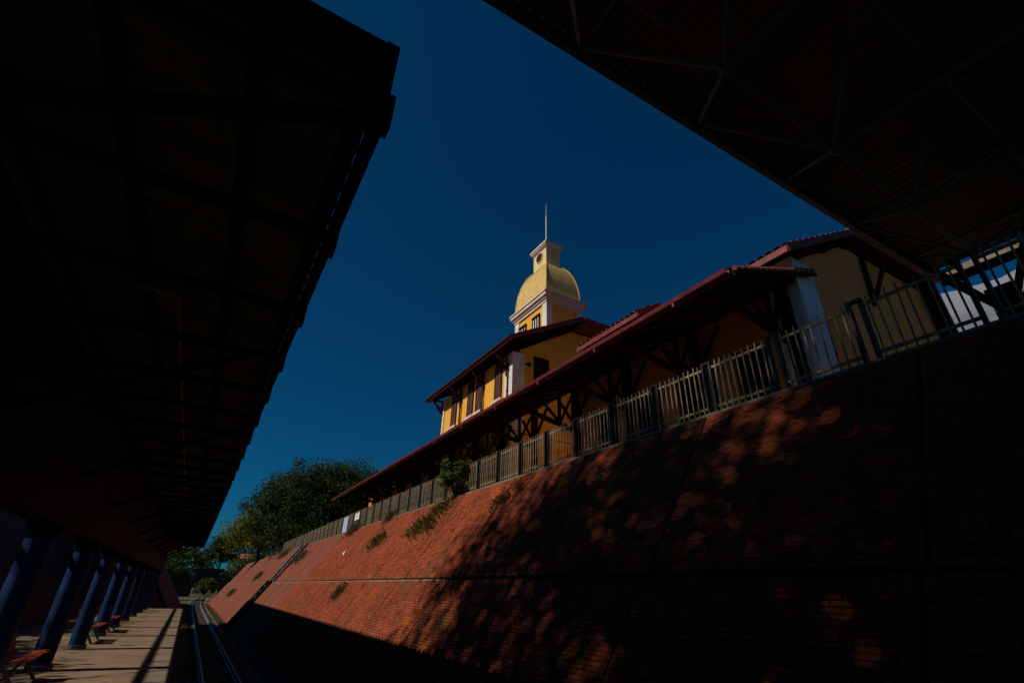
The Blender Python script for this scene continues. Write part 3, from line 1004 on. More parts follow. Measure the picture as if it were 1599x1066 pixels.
    for k in range(7):
        x = 8.55 + k * 0.44
        z = ze + (x - 8.32) * (zw - ze) / 3.08
        part('batten', MB().box(x - 0.03, x + 0.03, ey0 + 0.02, ey1 - 0.02, z - 0.008, z - 0.001), 'dark_wood', vr)
    # trusses every 2.9 m, each on a post against the wall
    k = 0
    y = 5.5
    while y < 42:
        t = part('veranda_truss', MB().beam((8.45, y, ze - 0.22), (XW - 0.16, y, 5.55), 0.13, 0.15), 'dark_wood', b)
        part('post', MB().box(XW - 0.30, XW - 0.07, y - 0.12, y + 0.12, TOP, zw - 0.16), 'dark_wood', t)
        part('king_post', MB().beam((10.45, y, 5.75), (10.45, y, 6.93), 0.10, 0.10, up=(0, 1, 0)), 'dark_wood', t)
        part('strut', MB().beam((10.40, y, 5.8), (9.5, y, 6.58), 0.085, 0.085, up=(0, 1, 0)), 'dark_wood', t)
        part('strut', MB().beam((10.50, y, 5.8), (11.15, y, 7.1), 0.085, 0.085, up=(0, 1, 0)), 'dark_wood', t)
        for s in ((1,) if y < 6 else (-1, 1)):
            part('knee_brace', MB().beam((XW - 0.2, y + s * 0.13, 5.9), (XW - 0.2, y + s * 0.95, 7.0), 0.09, 0.09, up=(1, 0, 0)), 'dark_wood', t)
        part('top_chord', MB().beam((8.40, y, ze - 0.14), (XW - 0.10, y, zw - 0.14), 0.10, 0.06), 'dark_wood', t)
        y += 2.9
    part('wall_beam', MB().box(XW - 0.26, XW - 0.12, ey0 + 0.1, ey1 - 0.1, zw - 0.155, zw - 0.075), 'dark_wood', vr)
    # roof over the rest of the ground floor behind the veranda, far wing
    fr = tile_roof(b, 'far_wing_roof', (11.45, 29.4, 7.45), (11.45, 42.6, 7.45), (14.5, 29.4, 8.4), (14.5, 42.6, 8.4))
    part('far_end_wall', MB().box(XW + 0.41, 18, 42.6, 43.0, TOP, 7.4), 'plaster', b)


# ------------------------------------------------------------------ platform canopy on the left
def left_canopy():
    t = thing('platform_canopy', 'dark sheet metal platform canopy carried on a row of blue columns', 'canopy', (-2.1, 20, PLAT))
    y0, y1 = 2.1, 49.5
    xa, xb, zr = -4.5, 0.265, 3.08
    # ribbed sheets
    n_s = 32
    w = (y1 - y0) / n_s
    for k in range(n_s):
        V, F = [], []
        m = 12
        ya = y0 + k * w
        for i in range(m * 2 + 1):
            yy = ya + w * i / (m * 2)
            h = 0.07 if (i // 2) % 2 == 0 else 0.0
            for x in (xa, -2.1, xb):
                V.append((x, yy, zr + h + 0.0 + (0.0 if x != -2.1 else 0.0)))
        for i in range(m * 2):
            for j in range(2):
                a = i * 3 + j
                F.append((a, a + 1, a + 4, a + 3))
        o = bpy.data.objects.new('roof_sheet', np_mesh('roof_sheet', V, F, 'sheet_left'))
        COL.objects.link(o)
        child_of(o, t)
    # edge tubes hung below the sheet on both long sides
    for x in (-4.52, 0.285):
        part('edge_tube', MB().box(x - 0.055, x + 0.03, y0 + 0.14, y1 - 0.1, 2.56, 2.68), 'steel_dark', t)
    part('end_fascia', MB().box(xa - 0.02, xb + 0.0, y0 - 0.02, y0 + 0.02, 2.74, 3.16), 'steel_dark', t)
    part('corner_bracket', MB().box(xb - 0.06, xb + 0.022, y0 - 0.04, y0 + 0.16, 2.50, 3.15), 'steel_dark', t)
    part('end_fascia', MB().box(xa - 0.02, xb + 0.0, y1 - 0.02, y1 + 0.02, 2.60, 3.10), 'steel_dark', t)
    # purlins and cross arms every 1.5 m
    for x in (-3.7, -2.9, -1.3, -0.5, 0.15):
        part('purlin', MB().box(x - 0.04, x + 0.04, y0 + 0.03, y1 - 0.03, 2.96, 3.075), 'steel_dark', t)
    y = 2.25
    while y < y1:
        a = part('cross_arm', MB().beam((-4.56, y, 2.74), (0.325, y, 2.74), 0.07, 0.10), 'steel_dark', t)
        for x in (-4.54, 0.312):
            part('end_stub', MB().box(x - 0.035, x + 0.035, y - 0.055, y + 0.055, 2.57, 2.86), 'steel_dark', a)
        for s in (-1, 1):
            part('hanger', MB().box(-2.1 + s * 1.6 - 0.03, -2.1 + s * 1.6 + 0.03, y - 0.03, y + 0.03, 2.79, 2.955), 'steel_dark', a)
        y += 1.5
    # gutter along the track edge seen against the sky
    y = 2.35
    while y < 47:
        c = part('column', MB().tube((-2.1, y, PLAT), (-2.1, y, 0.75), 0.18, 24), 'blue_paint', t, smooth=False)
        part('base', MB().tube((-2.1, y, PLAT), (-2.1, y, PLAT + 0.10), 0.22, 24), 'concrete_dark', c)
        part('head', MB().tube((-2.1, y, 0.55), (-2.1, y, 0.75), 0.19, 24, 0.26), 'steel_dark', c)
        for s in (-1, 1):
            part('arm', MB().beam((-2.1 + s * 0.16, y, 1.5), (-2.1 + s * 2.2, y, 2.66), 0.07, 0.09), 'steel_dark', c)
        y += 4.05
    part('spine_beam', MB().box(-2.25, -1.95, y0 + 0.05, y1 - 0.05, 0.755, 2.68), 'steel_dark', t)
    # conduit bent down from the roof
    cd = MB().tube((-0.95, 6.0, 2.92), (-0.95, 30, 2.92), 0.02, 6).tube((-0.95, 6.0, 2.92), (-1.9, 6.0, 2.92), 0.02, 6)
    part('conduit', cd, 'steel_bar', t)
    s = thing('hanging_sign', 'dark red sign board hanging under the far platform canopy', 'sign', (-1.0, 38, 1.9))
    part('board', MB().box(-1.7, -0.9, 37.96, 38.04, 1.75, 2.25), 'sign_red', s)
    for x in (-1.55, -1.05):
        part('hanger', MB().tube((x, 38, 2.25), (x, 38, 2.69), 0.015, 6), 'steel_dark', s)


def benches():
    def bench(x, y, lab):
        t = thing('bench', lab, 'bench', (x, y, PLAT), 'row benches between the platform columns')
        part('beam', MB().box(x - 0.04, x + 0.04, y - 0.85, y + 0.85, PLAT + 0.33, PLAT + 0.39), 'steel_bar', t)
        for k in range(3):
            yy = y - 0.56 + k * 0.56
            V, F = [], []
            prof = [(0.28, 0.44), (0.20, 0.455), (0.0, 0.42), (-0.16, 0.425), (-0.23, 0.48), (-0.27, 0.62), (-0.31, 0.80), (-0.33, 0.82)]
            seat, back = prof[:5], prof[4:]
            for nm, pr in (('seat', seat), ('backrest', back)):
                mb = MB()
                nn = len(pr)
                th = 0.02
                for sy in (-0.24, 0.24):
                    for (px, pz) in pr:
                        mb.v.append((x + px, yy + sy, PLAT + pz))
                    for (px, pz) in pr:
                        mb.v.append((x + px + (0 if nm == 'seat' else -th), yy + sy, PLAT + pz - (th if nm == 'seat' else 0)))
                q = 2 * nn
                for i in range(nn - 1):
                    mb.f += [(i, i + 1, q + i + 1, q + i), (nn + i + 1, nn + i, q + nn + i, q + nn + i + 1), (i + 1, i, nn + i, nn + i + 1), (q + i, q + i + 1, q + nn + i + 1, q + nn + i)]
                mb.f += [(0, q, q + nn, nn), (nn - 1, 2 * nn - 1, q + 2 * nn - 1, q + nn - 1)]
                part(nm, mb, 'seat_red', t)
        for yy in (y - 0.7, y + 0.7):
            part('leg', MB().beam((x, yy, PLAT + 0.34), (x + 0.22, yy, PLAT), 0.05, 0.05).beam((x, yy, PLAT + 0.34), (x - 0.22, yy, PLAT), 0.05, 0.05), 'steel_bar', t)
    bench(-2.15, 12.6, 'red seat bench nearest the camera, between the first blue columns in view')
    bench(-2.15, 20.6, 'orange lit seat bench, second along the platform')
    bench(-2.15, 24.7, 'small orange seat bench, third and farther along the platform')


# ------------------------------------------------------------------ space frame roof on the right
def right_canopy():
    t = thing('space_frame_canopy', 'large ribbed metal roof on a steel space frame overhead at right', 'canopy', (11.5, 1.8, TOP))
    xa, xb, y1, y0 = -6.0, 12.5, 2.81, -14.0  # left and back ends, out of view, stretched to shade the slope
    za = lambda x: 6.08 + (x - 1.4) * 0.038
    ns = 18
    for k in range(ns):
        xs = xb - 0.22
        x0, x1 = xa + (xs - xa) * k / ns, xa + (xs - xa) * (k + 1) / ns
        V, F = [], []
        m = 6
        for i in range(m * 4 + 1):
            x = x0 + (x1 - x0) * i / (m * 4)
            h = (0, 0.0, 0.07, 0.07)[i % 4]
            for y in (y0, y1 - 0.03):
                V.append((x, y, za(x) + 0.02 + h))
        for i in range(m * 4):
            F.append((2 * i, 2 * i + 1, 2 * i + 3, 2 * i + 2))
        o = bpy.data.objects.new('roof_sheet', np_mesh('roof_sheet', V, F, 'sheet'))
        COL.objects.link(o)
        child_of(o, t)
    part('edge_beam', MB().beam((xa, y1, za(xa) - 0.06), (xb + 0.05, y1, za(xb) - 0.06), 0.09, 0.22), 'steel_bar', t)
    part('edge_beam', MB().beam((xb, y1 - 0.06, za(xb) - 0.06), (xb, y0, za(xb) - 0.05), 0.09, 0.15), 'coping', t)
    part('lower_edge_tube', MB().beam((xb - 0.02, y1 - 0.06, za(xb) - 0.25), (xb - 0.02, y0, za(xb) - 0.25), 0.09, 0.14), 'steel_dark', t)
    for k in range(9):
        yy = y1 - 0.4 - k * 1.08
        part('purlin_stub', MB().beam((xb - 0.42, yy, za(xb) - 0.05), (xb - 0.05, yy, za(xb) - 0.05), 0.06, 0.09), 'steel_dark', t)
    bar = MB().tube((0, 0, -0.5), (0, 0, 0.5), 1.0, 8).mesh('bar', 'steel_bar')

    def put(name, p, q, r):
        p, q = Vector(p), Vector(q)
        d = q - p
        M = Matrix.Translation((p + q) / 2) @ d.to_track_quat('Z', 'Y').to_matrix().to_4x4() @ Matrix.Diagonal((r, r, d.length, 1))
        inst(name, bar, t, M)
    m = 2.16
    dep = 0.98
    tops = [[(4.62 + m * (i - 4), y1 - 0.06 - m * j, 0) for i in range(9) if -6 <= 4.62 + m * (i - 4) <= 12.5] for j in range(5)]
    tops = [[(x, y, za(x) - 0.10) for x, y, _ in r] for r in tops]
    nx = len(tops[0])
    bot = [[((tops[j][i][0] + m / 2), tops[j][i][1] - m / 2, za(tops[j][i][0] + m / 2) - 0.1 - dep) for i in range(-1, nx) for _ in (0,) if True and i >= 0] for j in range(4)]
    for j in range(4):
        for i in range(nx):
            b = bot[j][i]
            if b[0] > 11.6:
                continue
            cs = [tops[j][i], tops[j + 1][i]]
            if i + 1 < nx:
                cs += [tops[j][i + 1], tops[j + 1][i + 1]]
            else:
                cs += [(12.45, tops[j][i][1], za(12.45) - 0.1), (12.45, tops[j + 1][i][1], za(12.45) - 0.1)]
            for c in cs:
                put('diagonal_bar', b, c, 0.030)
            if i + 1 < nx and bot[j][i + 1][0] < 11.6:
                put('bottom_chord', b, bot[j][i + 1], 0.034)
            if j + 1 < 4:
                put('bottom_chord', b, bot[j + 1][i], 0.034)
    for j in range(5):
        for i in range(nx):
            if i + 1 < nx and j > 0:
                put('top_chord', tops[j][i], tops[j][i + 1], 0.034)
            if j + 1 < 5:
                put('top_chord', tops[j][i], tops[j + 1][i], 0.034)
    node = MB()
    ico = 8
    for a in range(4):
        r0, r1 = math.sin(math.pi * a / 4), math.sin(math.pi * (a + 1) / 4)
        z0, z1 = -math.cos(math.pi * a / 4), -math.cos(math.pi * (a + 1) / 4)
        k = len(node.v)
        for rr, zz in ((r0, z0), (r1, z1)):
            for q in range(ico):
                an = 2 * math.pi * q / ico
                node.v.append((0.075 * rr * math.cos(an), 0.075 * rr * math.sin(an), 0.075 * zz))
        node.f += [(k + q, k + (q + 1) % ico, k + ico + (q + 1) % ico, k + ico + q) for q in range(ico)]
    nm = node.mesh('node', 'steel_bar')
    for r in bot:
        for b in r:
            if b[0] < 11.6:
                inst('node', nm, t, Matrix.Translation(b))
    # columns: one behind the fence with branching struts
    for (x, y) in ((11.6, 1.82), (11.6, -4.6), (-5.4, -4.6)):
        zb = TOP if x > 0 else PLAT
        c = part('column', MB().box(x - 0.15, x + 0.15, y - 0.15, y + 0.15, zb, za(x) - 1.3), 'steel_dark', t)
        for dx in (-1.08, 0.75):
            for dy in (-1.08, 0.9):
                part('branch', MB().tube((x, y, za(x) - 1.75), (x + dx, y + dy, za(x + dx) - 0.15), 0.06, 8), 'steel_dark', c)
        part('cap', MB().box(x - 0.2, x + 0.2, y - 0.2, y + 0.2, za(x) - 1.3, za(x) - 1.2), 'steel_dark', c)
    # second fence further back, fine bars
    f = thing('entrance_railing', 'fine barred dark railing behind the column under the metal roof', 'railing', (13.5, 1.2, TOP))
    pm = MB().box(-0.012, 0.012, -0.012, 0.012, 0, 2.6).mesh('bar', 'steel_bar')
    for k in range(34):
        inst('bar', pm, f, Matrix.Translation((13.5, -1.2 + k * 0.1, TOP + 0.1)))
    for zz in (TOP + 0.1, TOP + 2.72):
        part('rail', MB().box(13.46, 13.54, -1.3, 2.3, zz - 0.03, zz + 0.03), 'steel_dark', f)
    for y in (-1.3, 0.55, 2.3):
        part('post', MB().box(13.44, 13.56, y - 0.06, y + 0.06, TOP, TOP + 2.85), 'steel_dark', f)


# ------------------------------------------------------------------ vegetation
def leaves_mesh(name, centres, size, m, g, per=1, up=0.35, aspect=0.5):
    """one folded leaf (two triangles-pairs) at every centre"""
    N = len(centres)
    d = g.normal(size=(N, 3)); d /= np.linalg.norm(d, axis=1)[:, None]
    nn = g.normal(size=(N, 3)); nn[:, 2] += up * 2
    s = np.cross(d, nn); s /= np.maximum(np.linalg.norm(s, axis=1), 1e-6)[:, None]
    n2 = np.cross(s, d)
    L = (size * g.uniform(0.6, 1.35, N))[:, None]
    c = np.asarray(centres)
    a = c - d * L * 0.5
    t = c + d * L * 0.5 - n2 * L * 0.12
    l = c + s * L * aspect * 0.5 + n2 * L * 0.08
    r = c - s * L * aspect * 0.5 + n2 * L * 0.08
    V = np.stack([a, r, t, l], 1).reshape(-1, 3)
    k = (np.arange(N) * 4)[:, None]
    F = np.concatenate([k + np.array([0, 1, 2]), k + np.array([0, 2, 3])], 1).reshape(-1, 3)
    return np_mesh(name, V, F, m)


def tree(name, label, base, trunk_h, crown, radii, n_clump, n_leaf, leaf, m, seed, group=None, cat='tree', clump_r=0.16, hollow=0.45, trunk_r=0.35):
    g = np.random.default_rng(seed)
    t = thing(name, label, cat, base, group)
    crown, radii = np.array(crown, float), np.array(radii, float)
    mb = MB()
    b = Vector(base)
    # trunk with a slight lean, then limbs into the crown
    top = Vector((base[0] + (crown[0] - base[0]) * 0.35 + g.uniform(-.2, .2), base[1] + (crown[1] - base[1]) * 0.35, base[2] + trunk_h))
    mid = b.lerp(top, 0.5) + Vector((g.uniform(-.15, .15), g.uniform(-.15, .15), 0))
    mb.tube(b - Vector((0, 0, 0.15)), mid, trunk_r * 1.15, 10, trunk_r * 0.85).tube(mid, top, trunk_r * 0.85, 10, trunk_r * 0.65)
    cl = []
    for i in range(n_clump):
        u = g.normal(size=3); u /= np.linalg.norm(u)
        if u[2] < -0.55:
            u[2] *= -0.5
        rr = hollow + (1 - hollow) * g.random() ** 0.6
        bulge = 1 + 0.16 * math.sin(3.1 * u[0] + seed) * math.cos(2.7 * u[1] + 1.3 * seed) + 0.10 * g.normal()
        cl.append(crown + u * radii * rr * bulge)
    cl = np.array(cl)
    for i in g.choice(n_clump, min(n_clump, 16), replace=False):
        e = Vector(cl[i])
        k = top.lerp(e, 0.5) + Vector(tuple(g.normal(size=3) * 0.25 * min(radii)*0.4))
        mb.tube(top, k, trunk_r * 0.34, 6, trunk_r * 0.2).tube(k, e, trunk_r * 0.2, 6, trunk_r * 0.05)
    part('trunk', mb, 'bark', t)
    idx = g.integers(0, n_clump, n_leaf)
    sz = clump_r * radii.mean() * g.uniform(0.6, 1.5, n_clump)
    P = cl[idx] + g.normal(size=(n_leaf, 3)) * sz[idx][:, None] * np.array([1, 1, 0.75])
    o = bpy.data.objects.new('crown', leaves_mesh('crown', P, leaf, m, g))
    COL.objects.link(o)
    child_of(o, t)
    return t


def shrub():
    t = thing('leafy_shrub', 'green broad leaved shrub with one yellow leaf growing at the fence foot', 'shrub', (7.42, 16.4, TOP))
    g = np.random.default_rng(5)
    st = MB()
    tips = []
    for k in range(9):
        a = g.uniform(0, 6.28)
        tip = Vector((7.42 + 0.32 * math.cos(a) - 0.2, 16.4 + 0.75 * math.sin(a), TOP + g.uniform(0.45, 1.25)))
        mid = Vector((7.42, 16.4, TOP + 0.05)).lerp(tip, 0.5) + Vector((0, 0, 0.1))
        st.tube((7.42, 16.4, TOP + 0.02), mid, 0.025, 6, 0.018).tube(mid, tip, 0.018, 6, 0.008)
        tips.append((mid, tip))
    part('stem', st, 'bark', t)
    # large oval leaves in rosettes: six-sided blade with a midrib fold
    for (mid, tip) in tips:
        for k in range(24):
            f = g.uniform(0.0, 1.0)
            p = mid.lerp(tip, f)
            a = g.uniform(0, 6.28)
            d = Vector((math.cos(a), math.sin(a), g.uniform(-0.4, 0.7))).normalized()
            s = d.cross(Vector((0, 0, 1))).normalized()
            n = s.cross(d)
            L, w = g.uniform(0.18, 0.34), g.uniform(0.07, 0.12)
            mb = MB()
            c = [p, p + d * L * 0.35 + s * w, p + d * L * 0.75 + s * w * 0.85, p + d * L - n * 0.05, p + d * L * 0.75 - s * w * 0.85, p + d * L * 0.35 - s * w]
            m1, m2 = p + d * L * 0.35 - n * 0.02, p + d * L * 0.75 - n * 0.03
            mb.add(c + [m1, m2], [(0, 6, 1), (6, 7, 2, 1), (7, 3, 2), (0, 5, 6), (6, 5, 4, 7), (7, 4, 3)])
            part('leaf', mb, 'leaf_shrub', t)
    p = Vector((7.18, 16.55, TOP + 0.28))
    part('leaf', MB().add([p, p + Vector((0, .09, .03)), p + Vector((-.06, .12, -.10)), p + Vector((0, .02, -.2)), p + Vector((-.05, -.08, -.1))], [(0, 1, 2), (0, 2, 3), (0, 3, 4)]), 'leaf_yellow', t)


def weeds():
    g = np.random.default_rng(21)
    spots = [(6.69, 17.46, 1.0, 0.55, 'largest green weed patch high on the sunlit brick slope'),
             (6.6, 22.46, 0.75, 0.4, 'dense weed patch on the sunlit bricks left of the largest patch'),
             (7.35, 30.09, 0.9, 0.5, 'round weed tuft at the fence foot left of the shrub'),
             (6.66, 41.63, 1.4, 0.5, 'weed patch beside the top of the drain chute'),
             (5.1, 21.49, 0.55, 0.3, 'small weed tuft just under the pale ledge line'),
             (7.1, 16.9, 0.8, 0.4, 'weeds trailing below the leafy shrub'),
             (7.40, 23.6, 0.5, 0.45, 'weed clump poking through the fence foot'),
             (7.2, 55.0, 2.2, 0.4, 'far weeds along the crest by the fence end'),
             (5.9, 60.0, 2.0, 0.35, 'far weed patch below the end of the fence'),
             (4.6, 72.0, 3.0, 0.35, 'farthest weeds near the foot of the brick slope'),
             (6.9, 12.2, 0.45, 0.2, 'dark weed tuft in the dappled shade on the upper slope'),
             (5.52, 6.9, 0.35, 0.22, 'shaded weed tuft growing on the ledge by a panel joint')]
    for (x, y, L, h, lab) in spots:
        up = x > 5.5
        z = (MID + (x - UPX) * TA) if up else (BED + (x - 3.3) * TA)
        n = int(420 * L ** 0.8) + 90
        V, F = [], []
        for i in range(n):
            du, dv = g.normal() * L * 0.72, g.normal() * 0.24 * min(1.0, L ** 0.5)
            # down-slope trailing
            px, py, pz = x + dv * CA, y + du, z + dv * SA
            px -= 0.01; pz += 0.005
            hh = h * g.uniform(0.2, 0.65) * math.exp(-0.35 * (du / L) ** 2)
            a = g.uniform(0, 6.28)
            w = g.uniform(0.014, 0.04)
            lean = Vector((-0.45 + 0.35 * math.cos(a), 0.45 * math.sin(a), 0.75)) * hh
            s = Vector((math.sin(a), math.cos(a), 0)) * w
            p = Vector((px, py, pz))
            k = len(V)
            V += [p - s * .4, p + s * .4, p + lean * 0.55 + s, p + lean * 0.55 - s, p + lean + Vector((-.05 * hh, 0, -.12 * hh))]
            F += [(k, k + 1, k + 2), (k, k + 2, k + 3), (k + 3, k + 2, k + 4)]
        o = bpy.data.objects.new('weed_tuft', np_mesh('weed_tuft', [tuple(q) for q in V], F, 'weed'))
        COL.objects.link(o)
        tag(o, lab, 'weeds', 'weeds growing on the brick slope')
    # grass strips by the track (uncountable)
    V, F = [], []
    for i in range(9000):
        if i < 3500:
            x, y = g.uniform(2.85, 3.4) + g.normal() * 0.05, g.uniform(46, 97)
        else:
            x, y = g.uniform(-0.15, 0.65), g.uniform(46.5, 95)
        hh = g.uniform(0.08, 0.30)
        a = g.uniform(0, 6.28)
        w = g.uniform(0.02, 0.04)
        p = Vector((x, y, BED - 0.06))
        s = Vector((math.cos(a), math.sin(a), 0)) * w
        tip = p + Vector((math.sin(a) * hh * .4, math.cos(a) * hh * .4, hh))
        k = len(V)
        V += [p - s, p + s, tip]
        F += [(k, k + 1, k + 2)]
    o = bpy.data.objects.new('grass', np_mesh('grass', [tuple(q) for q in V], F, 'weed'))
    COL.objects.link(o)
    o['kind'] = 'stuff'
    o['label'] = 'sparse grass along both sides of the far track'


def trees():
    # the big dark tree past the veranda end
    tree('mango_tree', 'big dark rounded tree rising behind the far end of the veranda', (11, 66, TOP), 3.2, (10.9, 66, 8.0), (6.6, 6.0, 5.6), 420, 60000, 0.30, 'leaf_dark', 1, trunk_r=0.5, clump_r=0.085, hollow=0.55)
    tree('shade_tree', 'dark tree filling the gap between the big tree and the veranda roof', (18, 68, TOP), 3.0, (16.0, 67, 9.2), (4.4, 4.5, 5.2), 220, 28000, 0.30, 'leaf_dark', 12, trunk_r=0.4)
    tree('almond_tree', 'lighter yellow green tree with drooping branches left of the big dark tree', (7.6, 82, TOP), 2.6, (6.6, 82, 6.4), (3.1, 3.0, 3.4), 150, 14000, 0.34, 'leaf_light', 2, trunk_r=0.25)
    tree('hedge_bush', 'dark bushes below the big tree at the far fence', (10.5, 61, TOP), 0.7, (10.5, 61, 4.6), (4.6, 2.0, 2.0), 110, 9000, 0.3, 'leaf_dark', 14, cat='bush', trunk_r=0.15)
    tree('background_tree', 'small dark pointed tree on the skyline beyond the bridge', (8.0, 215, TOP), 4, (8.0, 215, 10.0), (6.2, 5, 6.5), 60, 3600, 0.9, 'leaf_dark', 3, group='trees beyond the bridge')
    tree('background_tree', 'low dark tree beyond the bridge near the canopy edge', (-2.0, 230, TOP), 3, (-3.0, 230, 7.4), (8, 5, 4.2), 60, 3600, 0.9, 'leaf_mid', 4, group='trees beyond the bridge')
    tree('background_tree', 'wide tree beyond the bridge below the small house', (18.0, 200, TOP), 3, (18.0, 200, 6.4), (8, 5, 3.6), 60, 4200, 0.9, 'leaf_dark', 5, group='trees beyond the bridge')
    tree('background_bush', 'sunlit green bush seen through the bridge arch', (4.5, 176, BED), 0.8, (4.5, 176, -0.9), (5.5, 2, 2.6), 40, 3600, 0.5, 'leaf_mid', 6, cat='bush')
    tree('verge_bush', 'green bush on the bank between brick slope and bridge', (9.2, 104, 0.0), 0.8, (9.2, 104, 1.8), (3.6, 3.0, 1.9), 40, 3000, 0.4, 'leaf_mid', 7, cat='bush')
    tree('verge_bush', 'dark bush on the far bank beside the bridge wall', (12.6, 120, 1.5), 0.8, (12.0, 120, 3.6), (4, 3.0, 2.0), 40, 3000, 0.45, 'leaf_dark', 8, cat='bush')
    tree('verge_bush', 'dark bush overhanging the left side of the bridge', (-5.0, 118, 0.0), 1.0, (-3.6, 118, 1.4), (3.6, 3.0, 2.7), 50, 3600, 0.45, 'leaf_dark', 9, cat='bush')
    # trees on the bank above the platform; the sun reaches the brick slope through them
    tree('bank_tree', 'tall leafy tree on the left bank shading the brick slope', (-11.6, 1.6, TOP), 6.5, (-9.8, 2.6, 15.4), (5.6, 5.8, 7.6), 250, 27000, 0.27, 'leaf_mid', 31, trunk_r=0.42, clump_r=0.088, hollow=0.25)
    tree('bank_tree', 'second tall tree on the left bank behind the platform canopy', (-11.8, 9.0, TOP), 6.5, (-10.4, 9.4, 14.9), (5.0, 4.8, 7.2), 200, 18500, 0.27, 'leaf_mid', 32, trunk_r=0.38, clump_r=0.09, hollow=0.25)
    tree('bank_tree', 'unseen dense tree added on the left bank to darken the lower slope', (-10.6, 3.6, TOP), 4.5, (-9.4, 3.4, 11.6), (4.4, 4.8, 4.4), 130, 8200, 0.28, 'leaf_dark', 37, trunk_r=0.3, clump_r=0.12, hollow=0.2)  # extra crown added out of view to thicken shade on the lower slope
    tree('bank_tree', 'unseen dark tree added on the left bank behind the camera for shade', (-12.6, -6.0, TOP), 5.5, (-11.6, -6.0, 13.0), (5.6, 5.0, 7.0), 160, 14000, 0.42, 'leaf_dark', 35, trunk_r=0.40, clump_r=0.13, hollow=0.25)  # added out of view to block sky light and deepen the shade
    tree('bank_tree', 'low broad tree seen under the canopy edge at far left', (-12.0, 17.0, TOP), 1.4, (-12.6, 17.0, 4.9), (3.2, 6.0, 2.2), 120, 12000, 0.34, 'leaf_dark', 33, trunk_r=0.26, clump_r=0.14)
    tree('bank_tree', 'low tree on the left bank farther along the platform', (-12.0, 28.5, TOP), 1.4, (-12.6, 28.5, 4.9), (3.2, 6.2, 2.2), 120, 11000, 0.36, 'leaf_dark', 34, trunk_r=0.26, clump_r=0.14)
    tree('bank_tree', 'low dark tree on the left bank near the platform end', (-12.0, 41.0, TOP), 1.4, (-12.6, 41.0, 4.9), (3.2, 6.6, 2.2), 110, 9000, 0.4, 'leaf_dark', 36, trunk_r=0.26, clump_r=0.14)

    g = np.random.default_rng(77)
    n = 9000
    P = np.stack([g.uniform(-40, 55, n), g.uniform(236, 246, n), np.zeros(n)], 1)
    top = 6.0 + 1.3 * np.sin(P[:, 0] * 0.45) + 0.8 * np.sin(P[:, 0] * 1.3 + 1)
    P[:, 2] = TOP - 5 + (top + 5 - TOP) * g.random(n) ** 0.7
    o = bpy.data.objects.new('far_wood', leaves_mesh('far_wood', P, 1.1, 'leaf_mid', g))
    COL.objects.link(o)
    o['kind'] = 'stuff'
    o['label'] = 'low green wood closing the view beyond the bridge'


# ------------------------------------------------------------------ far things
def bridge():
    t = thing('road_bridge', 'dark stone bridge with one arch over the track far away', 'bridge', (3.8, 150, BED))
    y0, y1 = 150, 157
    cx, hw, zs, zt = 3.8, 2.9, -0.5, 1.55
    arch = [(cx + hw * math.cos(a), zs + (zt - zs) * math.sin(a)) for a in np.linspace(0, math.pi, 17)]
    poly = [(-16, BED), (-16, 2.7), (26, 2.7), (26, BED), (cx + hw, BED)] + arch + [(cx - hw, BED)]
    # as quads: left pier, right pier, spandrels
    w = MB()
    w.box(-16, cx - hw, y0, y1, BED - 0.05, 2.7)
    w.box(cx + hw, 26, y0, y1, BED - 0.05, 2.7)
    for i in range(16):
        (xa, za), (xb, zb) = arch[i], arch[i + 1]
        w.prism_y([(xa, za), (xa, 2.7), (xb, 2.7), (xb, zb)], y0, y1)
    part('wall', w, 'stone_bridge', t)
    for i in range(16):
        (xa, za), (xb, zb) = arch[i], arch[i + 1]
        part('arch_stone', MB().beam((xa, y0 - 0.04, za), (xb, y0 - 0.04, zb), 0.10, 0.36), 'stone_bridge', t)
    part('parapet', MB().box(-16, 26, y0 - 0.1, y0 + 0.25, 2.7, 3.25), 'stone_bridge', t)
    part('parapet_coping', MB().box(-16, 26, y0 - 0.15, y0 + 0.3, 3.251, 3.36), 'concrete_dark', t)


